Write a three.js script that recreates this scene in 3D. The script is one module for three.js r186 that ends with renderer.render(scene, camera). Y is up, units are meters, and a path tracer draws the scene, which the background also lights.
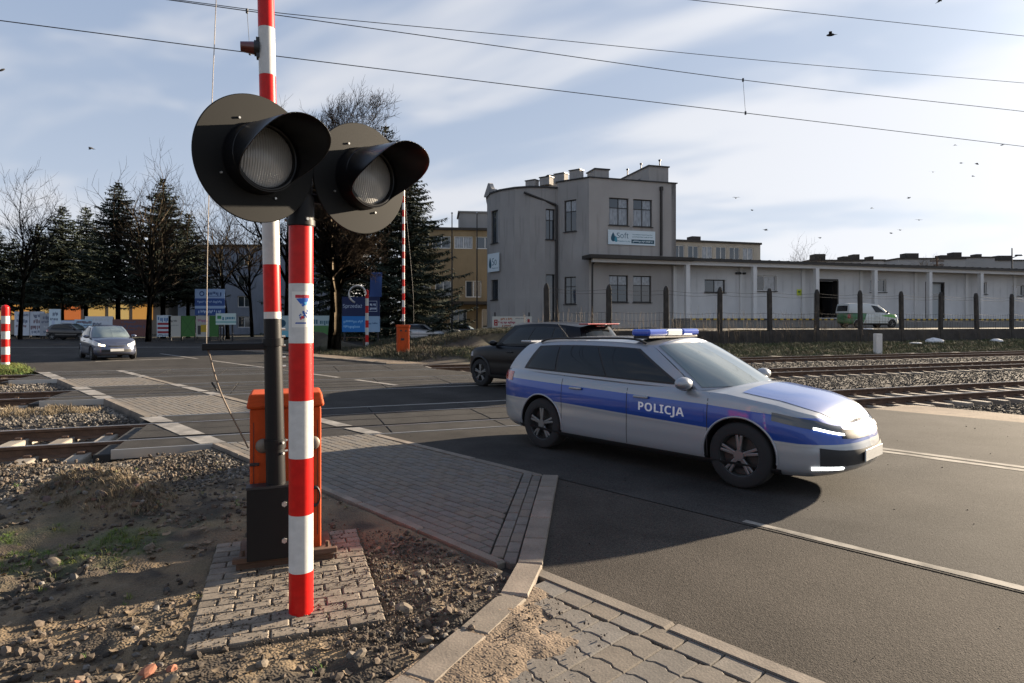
import * as THREE from 'three';
import { mergeGeometries, toCreasedNormals, mergeVertices } from 'three/addons/utils/BufferGeometryUtils.js';
import { RoundedBoxGeometry } from 'three/addons/geometries/RoundedBoxGeometry.js';
import { Brush, Evaluator, SUBTRACTION } from 'three-bvh-csg';

// ------------------------------------------------------------------ camera, sky, sun, exposure
const scene = new THREE.Scene();
const camera = new THREE.PerspectiveCamera(2 * Math.atan(341.5 / 620) * 180 / Math.PI, 1024 / 683, 0.1, 3000);
camera.position.set(0, 1.65, 0);
camera.lookAt(0, 1.65, -10);
camera.setViewOffset(1024, 683, 0, 19.5, 1024, 683);
camera.updateProjectionMatrix();
scene.add(camera);

const renderer = new THREE.WebGLRenderer({ antialias: true });
renderer.setSize(1024, 683);
renderer.toneMapping = THREE.LinearToneMapping;
const EXPOSURE = 3.9;
renderer.toneMappingExposure = EXPOSURE;
renderer.shadowMap.enabled = true;

const SUN_EL = 14 * Math.PI / 180;
const sunDir = new THREE.Vector3(0.842 * Math.cos(SUN_EL), Math.sin(SUN_EL), -0.54 * Math.cos(SUN_EL)).normalize();
const sun = new THREE.DirectionalLight(new THREE.Color().setRGB(1, 0.83, 0.62), 5);
sun.position.copy(sunDir).multiplyScalar(150);
sun.castShadow = true;
sun.shadow.radius = 1.6;
sun.shadow.mapSize.set(4096, 4096);
Object.assign(sun.shadow.camera, { left: -90, right: 90, top: 60, bottom: -60, near: 1, far: 400 });
scene.add(sun, sun.target);

// ------------------------------------------------------------------ helpers
function rng(seed) { let a = seed >>> 0; return () => { a = (a + 0x6D2B79F5) >>> 0; let t = a; t = Math.imul(t ^ (t >>> 15), t | 1); t ^= t + Math.imul(t ^ (t >>> 7), t | 61); return ((t ^ (t >>> 14)) >>> 0) / 4294967296; }; }
const clamp = (x, a, b) => Math.min(b, Math.max(a, x));
const lerp = (a, b, t) => a + (b - a) * t;
const sstep = (a, b, x) => { const t = clamp((x - a) / (b - a), 0, 1); return t * t * (3 - 2 * t); };
function interp(tab, x) { if (x <= tab[0][0]) return tab[0][1]; for (let i = 1; i < tab.length; i++) if (x <= tab[i][0]) { const [a, b] = [tab[i - 1], tab[i]]; return lerp(a[1], b[1], (x - a[0]) / (b[0] - a[0])); } return tab[tab.length - 1][1]; }
// periodic value noise
const NT = new Float32Array(65536); { const r = rng(7); for (let i = 0; i < 65536; i++) NT[i] = r(); }
const hash2 = (x, y, s) => NT[((x * 374761 + y * 668265 + s * 97561) ^ ((x * 31 + y * 57) << 3)) & 65535];
function vnoise(x, y, per = 0, s = 0) {
  let xi = Math.floor(x), yi = Math.floor(y); const fx = x - xi, fy = y - yi;
  let x1 = xi + 1, y1 = yi + 1;
  if (per) { xi = ((xi % per) + per) % per; yi = ((yi % per) + per) % per; x1 = (xi + 1) % per; y1 = (yi + 1) % per; }
  const u = fx * fx * (3 - 2 * fx), v = fy * fy * (3 - 2 * fy);
  return lerp(lerp(hash2(xi, yi, s), hash2(x1, yi, s), u), lerp(hash2(xi, y1, s), hash2(x1, y1, s), u), v);
}
function fbm(x, y, oct = 4, per = 0, s = 0) { let a = 0, w = 0.5, t = 0; for (let i = 0; i < oct; i++) { a += w * vnoise(x, y, per, s + i); t += w; w *= 0.5; x *= 2; y *= 2; if (per) per *= 2; else { x += 17.3; y += 9.1; } } return a / t; }

// ------------------------------------------------------------------ sky: pale blue with thin streaky cloud, bright towards the sun
function makeSky() {
  const W = 1536, H = 768, data = new Float32Array(W * H * 4);
  const dir = new THREE.Vector3();
  for (let j = 0; j < H; j++) {
    const el = ((j + 0.5) / H - 0.5) * Math.PI;
    for (let i = 0; i < W; i++) {
      const az = ((i + 0.5) / W - 0.5) * 2 * Math.PI;
      dir.set(Math.cos(el) * Math.cos(az), Math.sin(el), Math.cos(el) * Math.sin(az));
      const up = Math.max(dir.y, 0);
      const g = Math.acos(clamp(dir.dot(sunDir), -1, 1)) * 180 / Math.PI;
      const hz = Math.exp(-up * 2.1);
      let r = lerp(0.13, 0.66, hz), gg = lerp(0.235, 0.74, hz), b = lerp(0.46, 0.84, hz);
      const glow = Math.exp(-Math.pow(g / 40, 2)) * 0.30 + Math.exp(-Math.pow(g / 14, 2)) * 1.2;
      r += glow * 1.02; gg += glow; b += glow * 0.95;
      if (dir.y > -0.02) {
        const q = 1 / (up + 0.16);
        const X = dir.x * q, Z = dir.z * q;
        const a = X * 0.92 + Z * 0.39, c = -X * 0.39 + Z * 0.92;
        const wx = fbm(a * 0.9 + 3, c * 0.9, 3, 0, 11) - 0.5;
        let n = fbm(a * 0.75 + wx * 1.6, c * 2.1 + wx * 1.3 + 4, 6, 0, 3);
        let n2 = fbm(a * 2.2 + wx * 2, c * 5.5 + wx * 2, 4, 0, 21);
        const cov = 0.53 - 0.15 * Math.exp(-Math.pow(g / 50, 2)) - 0.13 * hz;
        let cl = sstep(cov - 0.02, cov + 0.19, n * 0.66 + n2 * 0.34) * 0.95;
        const lit = 0.84 + 0.26 * Math.exp(-Math.pow(g / 45, 2));
        r = lerp(r, lit * 0.98, cl * 0.75); gg = lerp(gg, lit * 0.985, cl * 0.75); b = lerp(b, lit * 1.02, cl * 0.75);
      }
      if (dir.y < 0) { const k = sstep(0, -0.12, dir.y); r = lerp(r, 0.16, k); gg = lerp(gg, 0.15, k); b = lerp(b, 0.14, k); }
      const o = (j * W + i) * 4, S = 1 / EXPOSURE;
      data[o] = r * S; data[o + 1] = gg * S; data[o + 2] = b * S; data[o + 3] = 1;
    }
  }
  const t = new THREE.DataTexture(data, W, H, THREE.RGBAFormat, THREE.FloatType);
  t.mapping = THREE.EquirectangularReflectionMapping; t.colorSpace = THREE.LinearSRGBColorSpace;
  t.magFilter = t.minFilter = THREE.LinearFilter; t.wrapS = THREE.RepeatWrapping; t.needsUpdate = true;
  return t;
}
const sky = makeSky();
scene.background = sky; scene.environment = sky;

// ------------------------------------------------------------------ plan of the place (metres: X right, Z ahead of the camera)
const U = [-0.689, 0.725], V = [0.725, 0.689];          // along the road (away), across the road
const T = [0.940, 0.3405], W_ = [-0.3405, 0.940];        // along the tracks, across the tracks
const dOf = (X, Z) => X * V[0] + Z * V[1], sOf = (X, Z) => X * U[0] + Z * U[1], eOf = (X, Z) => X * W_[0] + Z * W_[1], tOf = (X, Z) => X * T[0] + Z * T[1];
function DE(d, e) { const det = V[0] * W_[1] - V[1] * W_[0]; return [(d * W_[1] - V[1] * e) / det, (V[0] * e - W_[0] * d) / det]; }
const DS = (d, s) => [d * V[0] + s * U[0], d * V[1] + s * U[1]];
const TE = (t, e) => [t * T[0] + e * W_[0], t * T[1] + e * W_[1]];
const V3 = (X, y, Z) => new THREE.Vector3(X, y, -Z);

const used = {};
function numbered(n) { if (!(n in used)) { used[n] = 0; return n; } used[n]++; return n + '_' + String(used[n]).padStart(3, '0'); }
function geo(g) { return Array.isArray(g) ? mergeGeometries(g.map(norm)) : g; }
function norm(g) { g = g.index ? g.toNonIndexed() : g.clone(); for (const k of Object.keys(g.attributes)) if (!['position', 'normal', 'uv'].includes(k)) g.deleteAttribute(k); if (!g.attributes.normal) g.computeVertexNormals(); if (!g.attributes.uv) g.setAttribute('uv', new THREE.BufferAttribute(new Float32Array(g.attributes.position.count * 2), 2)); return g; }
function obj(name, g, mat, parent = scene) {
  const m = new THREE.Mesh(geo(g), mat); m.castShadow = m.receiveShadow = true;
  m.name = parent === scene ? numbered(name) : name; parent.add(m); return m;
}
function tag(o, label, category, group) { o.userData.label = label; o.userData.category = category; if (group) o.userData.group = group; return o; }
function thing(name, label, category, X = 0, Z = 0, y = 0, turn = 0, group) {
  const o = new THREE.Group(); o.name = numbered(name); o.position.set(X, y, -Z); o.rotation.y = turn; scene.add(o); return tag(o, label, category, group);
}
function struct(name, g, mat) { const m = obj(name, g, mat); m.userData.kind = 'structure'; return m; }
function copy(src, label, X, Z, y = 0, turn = 0, sc = 1) {
  const o = src.clone(); o.name = numbered(src.name.replace(/_\d{3}$/, '')); o.userData = { ...src.userData }; if (label) o.userData.label = label;
  o.position.set(X, y, -Z); o.rotation.y = turn; if (Array.isArray(sc)) o.scale.set(...sc); else o.scale.setScalar(sc); scene.add(o); return o;
}
const box = (w, h, d, x = 0, y = 0, z = 0, ry = 0) => { const g = new THREE.BoxGeometry(w, h, d); if (ry) g.rotateY(ry); g.translate(x, y, z); return g; };
const rbox = (w, h, d, r, x = 0, y = 0, z = 0) => { const g = new RoundedBoxGeometry(w, h, d, 2, r); g.translate(x, y, z); return g; };
const cyl = (r0, r1, h, x = 0, y = 0, z = 0, n = 16) => { const g = new THREE.CylinderGeometry(r1, r0, h, n); g.translate(x, y + h / 2, z); return g; };
function bar(a, b, r, n = 6, r2 = r) { const d = new THREE.Vector3().subVectors(b, a), L = d.length(); const g = new THREE.CylinderGeometry(r2, r, L, n); g.translate(0, L / 2, 0); g.applyQuaternion(new THREE.Quaternion().setFromUnitVectors(new THREE.Vector3(0, 1, 0), d.normalize())); g.translate(a.x, a.y, a.z); return g; }
const tube = (pts, r, n = 20, m = 6) => new THREE.TubeGeometry(new THREE.CatmullRomCurve3(pts), n, r, m);
// flat sheet over a quadrilateral of plan points, with uv in metres
function sheet(quad, y, nu = 1, nv = 1, hf) {
  const pos = [], uv = [], idx = [];
  for (let j = 0; j <= nv; j++) for (let i = 0; i <= nu; i++) {
    const a = i / nu, b = j / nv;
    const X = lerp(lerp(quad[0][0], quad[1][0], a), lerp(quad[3][0], quad[2][0], a), b), Z = lerp(lerp(quad[0][1], quad[1][1], a), lerp(quad[3][1], quad[2][1], a), b);
    pos.push(X, y + (hf ? hf(X, Z) : 0), -Z); uv.push(X, Z);
  }
  for (let j = 0; j < nv; j++) for (let i = 0; i < nu; i++) { const p = j * (nu + 1) + i, q = p + nu + 1; idx.push(p, p + 1, q, p + 1, q + 1, q); }
  const g = new THREE.BufferGeometry(); g.setAttribute('position', new THREE.Float32BufferAttribute(pos, 3)); g.setAttribute('uv', new THREE.Float32BufferAttribute(uv, 2)); g.setIndex(idx); g.computeVertexNormals();
  if (g.attributes.normal.getY(0) < 0) { const ix = g.index.array; for (let k = 0; k < ix.length; k += 3) { const t = ix[k]; ix[k] = ix[k + 1]; ix[k + 1] = t; } g.computeVertexNormals(); }
  return g;
}
function vcol(g, fn) { const p = g.attributes.position, c = new Float32Array(p.count * 3); for (let i = 0; i < p.count; i++) { const k = fn(p.getX(i), -p.getZ(i), p.getY(i)); c[i * 3] = k[0]; c[i * 3 + 1] = k[1]; c[i * 3 + 2] = k[2]; } g.setAttribute('color', new THREE.BufferAttribute(c, 3)); return g; }
// prism over a plan polygon (local x, z) with a small chamfer round its top
function prism(poly, y0, y1, bev) {
  const n = poly.length, c = [0, 0]; poly.forEach(p => { c[0] += p[0] / n; c[1] += p[1] / n; });
  let area = 0; for (let i = 0; i < n; i++) { const a = poly[i], b = poly[(i + 1) % n]; area += a[0] * b[1] - b[0] * a[1]; }
  if (area > 0) poly = poly.slice().reverse();
  const ins = poly.map(p => { const dx = p[0] - c[0], dz = p[1] - c[1], l = Math.hypot(dx, dz) || 1, k = Math.max(0, 1 - bev * 1.35 / l); return [c[0] + dx * k, c[1] + dz * k]; });
  const pos = []; const tri = (a, b, d) => pos.push(...a, ...b, ...d);
  for (let i = 0; i < n; i++) {
    const j = (i + 1) % n, A = poly[i], B = poly[j], a = ins[i], b = ins[j];
    const A0 = [A[0], y0, A[1]], B0 = [B[0], y0, B[1]], A1 = [A[0], y1 - bev, A[1]], B1 = [B[0], y1 - bev, B[1]], a2 = [a[0], y1, a[1]], b2 = [b[0], y1, b[1]];
    tri(A0, B0, B1); tri(A0, B1, A1); tri(A1, B1, b2); tri(A1, b2, a2); tri(a2, b2, [c[0], y1, c[1]]);
  }
  const g = new THREE.BufferGeometry(); g.setAttribute('position', new THREE.Float32BufferAttribute(pos, 3));
  const uv = []; for (let i = 0; i < pos.length; i += 3) uv.push(pos[i] + pos[i + 1] * 0.3, pos[i + 2] + pos[i + 1] * 0.7);
  g.setAttribute('uv', new THREE.Float32BufferAttribute(uv, 2)); g.computeVertexNormals(); return g;
}
function clipPoly(poly, nx, nz, c) { // keep nx*x+nz*z <= c
  const out = []; for (let i = 0; i < poly.length; i++) { const a = poly[i], b = poly[(i + 1) % poly.length], fa = nx * a[0] + nz * a[1] - c, fb = nx * b[0] + nz * b[1] - c; if (fa <= 0) out.push(a); if (fa * fb < 0) { const t = fa / (fa - fb); out.push([lerp(a[0], b[0], t), lerp(a[1], b[1], t)]); } } return out;
}

// ------------------------------------------------------------------ textures and materials
function tex(size, metres, fn, srgb = true) {
  const d = new Uint8Array(size * size * 4);
  for (let j = 0; j < size; j++) for (let i = 0; i < size; i++) { const c = fn(i / size, j / size); const o = (j * size + i) * 4; for (let k = 0; k < 3; k++) { const v = clamp(Array.isArray(c) ? c[k] : c, 0, 1); d[o + k] = Math.round(255 * (srgb ? (v <= 0.0031308 ? v * 12.92 : 1.055 * Math.pow(v, 1 / 2.4) - 0.055) : v)); } d[o + 3] = 255; }
  const t = new THREE.DataTexture(d, size, size, THREE.RGBAFormat); t.wrapS = t.wrapT = THREE.RepeatWrapping; t.magFilter = THREE.LinearFilter; t.minFilter = THREE.LinearMipmapLinearFilter; t.generateMipmaps = true;
  t.repeat.set(1 / metres, 1 / metres); if (srgb) t.colorSpace = THREE.SRGBColorSpace; t.needsUpdate = true; return t;
}
// generic mottled grain in linear colour: base colour, coarse / fine contrast
function grainTex(size, metres, base, coarse, fine, seed, tint = [0, 0, 0], cf = 6) {
  return tex(size, metres, (u, v) => { const a = fbm(u * cf, v * cf, 4, cf, seed) - 0.5, f = vnoise(u * size / 3, v * size / 3, Math.round(size / 3), seed + 9) - 0.5, f2 = hash2((u * size) | 0, (v * size) | 0, seed + 5) - 0.5; const k = 1 + a * coarse * 2 + (f + f2) * fine; return base.map((b, i) => b * k * (1 + a * tint[i])); });
}
const grainBump = (size, metres, seed, cf = 8) => tex(size, metres, (u, v) => 0.5 + (fbm(u * cf, v * cf, 3, cf, seed) - 0.5) * 0.5 + (vnoise(u * size / 4, v * size / 4, Math.round(size / 4), seed) - 0.5) * 0.6, false);
const M = (o) => new THREE.MeshStandardMaterial({ roughness: 0.85, ...o, color: o.rgb ? new THREE.Color().setRGB(...o.rgb) : (o.color ?? 0xffffff), rgb: undefined });
function MS(rgb, roughness = 0.8, extra = {}) { return new THREE.MeshStandardMaterial({ color: new THREE.Color().setRGB(...rgb), roughness, ...extra }); }
function MP(rgb, roughness, extra = {}) { return new THREE.MeshPhysicalMaterial({ color: new THREE.Color().setRGB(...rgb), roughness, ...extra }); }
const W1 = [1, 1, 1];
const asphaltBump = grainBump(512, 0.55, 5, 64), soilBump = grainBump(512, 1.1, 8, 10), stoneBump = grainBump(256, 0.6, 12, 8);
const mat = {
  lane: MP(W1, 0.92, { map: grainTex(1024, 2.3, [0.044, 0.041, 0.038], 0.25, 0.8, 3), bumpMap: asphaltBump, bumpScale: 0.0022, vertexColors: true, specularIntensity: 0.25 }),
  layby: MP(W1, 0.94, { map: grainTex(1024, 2.1, [0.055, 0.048, 0.041], 0.18, 0.9, 4), bumpMap: asphaltBump, bumpScale: 0.0028, vertexColors: true, specularIntensity: 0.25 }),
  panel: MP(W1, 0.9, { map: grainTex(512, 1.4, [0.040, 0.038, 0.036], 0.3, 0.5, 31), bumpMap: asphaltBump, bumpScale: 0.003, specularIntensity: 0.3 }),
  paint: MS(W1, 0.7, { map: grainTex(512, 0.9, [0.22, 0.205, 0.185], 0.7, 0.35, 15) }),
  soil: MS(W1, 0.97, { map: grainTex(1024, 1.7, [0.098, 0.073, 0.046], 0.5, 0.55, 6, [0.1, 0, -0.15]), bumpMap: soilBump, bumpScale: 0.010, vertexColors: true }),
  sand: MS(W1, 0.97, { map: grainTex(512, 1.0, [0.15, 0.11, 0.074], 0.3, 0.5, 16), bumpMap: soilBump, bumpScale: 0.006 }),
  ground: MS(W1, 0.97, { map: grainTex(512, 5, [0.05, 0.042, 0.028], 0.6, 0.4, 17, [0, 0.25, 0]), vertexColors: true }),
  ballast: MS(W1, 0.95, { map: grainTex(512, 1.2, [0.06, 0.050, 0.041], 0.3, 1.1, 18), bumpMap: stoneBump, bumpScale: 0.03 }),
  concrete: MS(W1, 0.88, { map: grainTex(512, 1.3, [0.17, 0.15, 0.13], 0.32, 0.3, 19), bumpMap: stoneBump, bumpScale: 0.003 }),
  darkConcrete: MS(W1, 0.92, { map: grainTex(512, 1.5, [0.042, 0.037, 0.032], 0.5, 0.35, 20), bumpMap: stoneBump, bumpScale: 0.006 }),
  steelTop: MS([0.42, 0.40, 0.38], 0.32, { metalness: 0.9 }),
  rust: MS(W1, 0.9, { map: grainTex(256, 0.5, [0.095, 0.055, 0.035], 0.5, 0.4, 21) }),
  black: MS([0.012, 0.012, 0.013], 0.45), rubber: MS([0.015, 0.015, 0.015], 0.85), darkMetal: MS([0.03, 0.03, 0.032], 0.5, { metalness: 0.4 }),
  zinc: MS([0.45, 0.45, 0.44], 0.42, { metalness: 0.8 }), wire: MS([0.02, 0.02, 0.022], 0.6),
  red: MP(W1, 0.36, { map: grainTex(256, 0.6, [0.50, 0.010, 0.008], 0.16, 0.1, 22), specularIntensity: 0.5 }),
  white: MP(W1, 0.4, { map: grainTex(256, 0.6, [0.54, 0.535, 0.515], 0.12, 0.07, 23), specularIntensity: 0.6 }),
  orange: MP(W1, 0.75, { map: grainTex(512, 0.8, [0.42, 0.058, 0.010], 0.25, 0.12, 24), specularIntensity: 0.5 }),
  blackPaint: MP([0.008, 0.008, 0.009], 0.5, { specularIntensity: 0.45 }),
};
// ------------------------------------------------------------------ terrain
const YARD0 = 1.2;
const RAILS = [[10.0, 11.45], [16.2, 17.65], [22.0, 23.45]];
const FENCE_E = 28;
function groundH(X, Z) {
  const d = dOf(X, Z), e = eOf(X, Z);
  let h = -0.34;
  if (e > 24.2) {
    if (d < 2.7) h = lerp(-0.34, -0.03, sstep(24.2, 25.2, e));
    else if (d > 13.3) {
      const side = sstep(-7, 0, X) ;
      const bank = lerp(-0.12, 0.36, sstep(24.6, 27.6, e));
      const yard = 1.2;
      const slope = lerp(0.0, 1.15, sstep(14.5, 21, d)) ;
      h = e < FENCE_E + 1.4 ? lerp(-0.1, bank, sstep(13.3, 17, d)) : lerp(lerp(-0.04, slope * 0.4, sstep(-12, -7, X)), X > 5 ? yard : slope, side);
      h = Math.max(h, -0.2) + (fbm(X * 0.5, Z * 0.5, 3) - 0.5) * 0.12;
      if (X < -8) h = -0.03 - 0.3 * (1 - sstep(13.3, 14.5, d));
    } else h = -0.34;
  }
  if (Z < -2 || d < -20 && e < 24) h = -0.1;
  return h;
}
{
  const xs = [], zs = []; for (let x = -420; x <= 420;) { xs.push(x); const a = Math.abs(x + 2); x += a < 50 ? 1.1 : a < 90 ? 6 : 40; }
  for (let z = -60; z <= 620;) { zs.push(z); z += z < -2 ? 10 : z < 62 ? 1.1 : z < 110 ? 6 : 45; }
  const pos = [], uv = [], idx = [];
  for (const z of zs) for (const x of xs) { pos.push(x, groundH(x, z), -z); uv.push(x, z); }
  const n = xs.length; for (let j = 0; j < zs.length - 1; j++) for (let i = 0; i < n - 1; i++) { const p = j * n + i, q = p + n; idx.push(p, p + 1, q, p + 1, q + 1, q); }
  const g = new THREE.BufferGeometry(); g.setAttribute('position', new THREE.Float32BufferAttribute(pos, 3)); g.setAttribute('uv', new THREE.Float32BufferAttribute(uv, 2)); g.setIndex(idx); g.computeVertexNormals();
  vcol(g, (X, Z) => { const k = fbm(X * 0.35, Z * 0.35, 4, 0, 40), w = sstep(0.4, 0.6, k); return [lerp(0.85, 1.25, w), lerp(0.95, 1.1, w), lerp(0.7, 1.15, w)]; });
  struct('ground', g, mat.ground);
}
// ------------------------------------------------------------------ road
const patch = (s, f, lo, hi) => (X, Z) => { const k = lerp(lo, hi, fbm(X * f, Z * f, 4, 0, s)); const st = sstep(0.62, 0.70, fbm(X * 1.7 + 8, Z * 1.7, 4, 0, s + 3)) * 0.18 + (fbm(dOf(X, Z) * 1.6, sOf(X, Z) * 0.12 + 5, 3, 0, s + 7) - 0.5) * 0.5; return [k - st, k - st, k - st]; };
const D0 = 2.97, D1 = 4.86, D2 = 13.1;
function roadPiece(d0, d1, e0, e1, m, seed, y = 0) { const q = [DE(d0, e0), DE(d1, e0), DE(d1, e1), DE(d0, e1)]; return vcol(sheet(q, y, 24, Math.max(8, Math.round((e1 - e0) * 2))), patch(seed, 0.55, 0.78, 1.22)); }
const SBACK = -16;
{ // lane before the first track (its near end lies behind the camera), the lay-by beside it, then the strips between the tracks
  const q = [DS(D1, SBACK), DS(D2, SBACK), DE(D2, 9.25), DE(D1, 9.25)];
  struct('road', vcol(sheet(q, 0, 30, 60), patch(1, 0.5, 0.75, 1.22)), mat.lane);
  const q2 = [DS(D0, SBACK), DS(D1 - 0.008, SBACK), DS(D1 - 0.008, 4.52), DS(D0, 2.95)];
  struct('road', vcol(sheet(q2, -0.004, 16, 60), patch(2, 0.6, 0.85, 1.16)), mat.layby);
  const q3 = [DS(4.4, SBACK), DS(D1 + 0.3, SBACK), DE(D1 + 0.3, 9.25), DE(4.4, 9.25)];
  struct('road', vcol(sheet(q3, -0.012, 4, 40), patch(5, 0.6, 0.85, 1.16)), mat.layby);
  struct('road', roadPiece(4.9, D2, 12.32, 15.46, mat.lane, 3), mat.lane);
  struct('road', roadPiece(4.9, D2, 18.42, 21.26, mat.lane, 4), mat.lane);
  struct('road', roadPiece(2.7, D2, 24.2, 80, mat.lane, 6), mat.lane);
  struct('side_street', vcol(sheet([[-110, 33], [-9, 33], [-9, 60], [-110, 60]], -0.006, 60, 24), patch(7, 0.4, 0.75, 1.2)), mat.lane);
}
// painted lines
const wornPaint = MS(W1, 0.85, { map: grainTex(512, 0.7, [0.15, 0.138, 0.12], 0.9, 0.5, 215) });
function wornLine(name, d, w, s0, s1) { const n = Math.round((s1 - s0) * 9), g = sheet([DS(d - w / 2, s0), DS(d + w / 2, s0), DS(d + w / 2, s1), DS(d - w / 2, s1)], 0.003, 2, n); const p = g.attributes.position; for (let i = 0; i < p.count; i++) { const X = p.getX(i), Z = -p.getZ(i), q = (dOf(X, Z) - d) / w, s = sOf(X, Z), k = w * q * (fbm(s * 2.3, q * 3 + 5, 3, 0, 66) - 0.45) * 1.6; p.setX(i, X + V[0] * k); p.setZ(i, -(Z + V[1] * k)); } return struct(name, g, wornPaint); }
function line(name, d, w, s0, s1, label) { const g = sheet([DS(d - w / 2, s0), DS(d + w / 2, s0), DS(d + w / 2, s1), DS(d - w / 2, s1)], 0.004, 1, 20); const m = struct(name, g, mat.paint); return m; }
wornLine('centre_line', 8.86, 0.11, SBACK, 5.4); wornLine('centre_line', 9.06, 0.11, SBACK, 5.4);
wornLine('edge_line', 4.93, 0.07, SBACK, 2.4);
for (let i = 0; i < 3; i++) { const s = 13.8 + i * 3.1; line('centre_line', 8.96, 0.16, s, s + 2.1); }
for (const [a, b] of [[20, 26], [30, 34]]) line('centre_line', 8.96, 0.14, a, b + 2);
{ const g = sheet([[-34, 40.2], [-14.5, 40.6], [-14.5, 41.0], [-34, 40.6]], 0.004, 1, 1); struct('give_way_line', g, mat.paint); }
for (const s of [26.5, 25.2]) { const g = sheet([DS(5.2, s + 4), DS(8.6, s + 4), DS(8.6, s + 4.25), DS(5.2, s + 4.25)], 0.005, 1, 1); if (s > 26) struct('stop_line', g, mat.paint); }
// ------------------------------------------------------------------ railway tracks with rails, sleepers and crossing panels
const railProf = (() => { const s = new THREE.Shape(); const p = [[-0.036, 0], [0.036, 0], [0.036, -0.036], [0.012, -0.05], [0.010, -0.135], [0.075, -0.16], [0.075, -0.172], [-0.075, -0.172], [-0.075, -0.16], [-0.010, -0.135], [-0.012, -0.05], [-0.036, -0.036]]; p.forEach((q, i) => i ? s.lineTo(...q) : s.moveTo(...q)); return s; })();
const TA = Math.atan2(T[1], T[0]);      // turn about y that lays local x along the tracks
const alongT = (o) => { o.rotation.y = TA; return o; };
const sleeperGeo = [0, 1].map(k => { const g = new RoundedBoxGeometry(0.26, 0.2, 2.6, 1, 0.03); const p = g.attributes.position; for (let i = 0; i < p.count; i++) { if (p.getY(i) > 0 && Math.abs(p.getZ(i)) < 0.4) p.setY(i, p.getY(i) - 0.03); p.setX(i, p.getX(i) * (p.getY(i) > 0 ? 0.85 : 1)); } g.computeVertexNormals(); return g; });
const sleeperMats = [0, 1, 2].map(k => MS(W1, 0.9, { map: grainTex(256, 0.7, [0.23 - k * 0.04, 0.205 - k * 0.04, 0.17 - k * 0.035], 0.35, 0.3, 50 + k) }));
const clipGeo = rbox(0.10, 0.045, 0.30, 0.015, 0, 0, 0);
const trackLabels = ['railway track nearest the camera with its crossing panels', 'middle railway track between the two others at the crossing', 'farthest railway track beside the fenced yard'];
RAILS.forEach(([e0, e1], ti) => {
  const r = rng(100 + ti), ec = (e0 + e1) / 2;
  const [ox, oz] = TE(0, ec);
  const g = thing('railway_track', trackLabels[ti], 'railway track', ox, oz, 0, TA, 'tracks over the crossing');
  const t0 = -45, t1 = 120;
  for (const side of [-1, 1]) {
    const zz = -side * 0.745;
    const ex = new THREE.ExtrudeGeometry(railProf, { depth: t1 - t0, bevelEnabled: false }); ex.rotateY(Math.PI / 2); ex.translate(t0, -0.006, zz);
    const rail = obj('rail', ex, mat.rust, g);
    obj('running_surface', box(t1 - t0, 0.004, 0.056, (t0 + t1) / 2, -0.003, zz), mat.steelTop, rail);
  }
  // sleepers where the bed is open; d along the axis gives the ends of the crossing
  const tOfD = (d) => { const [X, Z] = DE(d, ec); return tOf(X, Z) - 0; };
  const ta = tOfD(2.35), tb = tOfD(13.55);
  for (let t = ta - 0.5; t > ta - 12; t -= 0.6) addSleeper(t);
  for (let t = tb + 0.5; t < tb + 44; t += 0.6) addSleeper(t);
  function addSleeper(t) { const m = obj('sleeper', sleeperGeo[0], sleeperMats[Math.floor(r() * 3)], g); m.position.set(t + (r() - 0.5) * 0.03, -0.236 + (r() - 0.5) * 0.012, 0); m.rotation.y = (r() - 0.5) * 0.03; if (t < tb + 22) for (const s of [-1, 1]) { const c = obj('rail_clip', clipGeo, mat.rust, m); c.position.set(0, 0.112, s * 0.745); } }
  // crossing panels: four rows with flangeway gaps, each panel a slab of its own
  const rows = [[-1.46, -0.80], [-0.64, -0.01], [0.01, 0.64], [0.80, 1.55]];
  rows.forEach(([a, b], ri) => { for (let t = ta, i = 0; t < tb - 0.3; t += 1.8, i++) { const L = Math.min(1.8, tb - t) - 0.012, w = b - a - 0.01; const pg = prism([[-L / 2, -w / 2], [L / 2, -w / 2], [L / 2, w / 2], [-L / 2, w / 2]], -0.16, 0.0, 0.008); const p = obj('crossing_panel', pg, mat.panel, g); p.position.set(t + L / 2, (r() - 0.5) * 0.006, -(a + b) / 2); } });
  for (const [a, b] of [[-1.50, -1.468], [1.556, 1.588]]) obj('edge_angle', box(tb - ta, 0.12, b - a, (ta + tb) / 2, -0.052, -(a + b) / 2), mat.zinc, g);
  for (const xx of [tb + 0.1, ta - 0.1]) obj('end_stop', rbox(0.2, 0.2, 3.0, 0.02, xx, -0.14, 0), xx > tb ? mat.concrete : mat.rubber, g);
});
// pale strips painted across the panels at both edges of the footway
RAILS.forEach(([e0, e1], i) => { for (const [d, w] of [[2.86, 0.3], [4.83, 0.22]]) { const pieces = [[e0 - 0.71, e0 - 0.09], [e0 + 0.10, e1 - 0.10], [e1 + 0.09, e1 + 0.80]].map(([a, b]) => sheet([DE(d - w / 2, a), DE(d + w / 2, a), DE(d + w / 2, b), DE(d - w / 2, b)], 0.008, 1, 2)); struct('footway_line', pieces, mat.paint); } });
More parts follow.
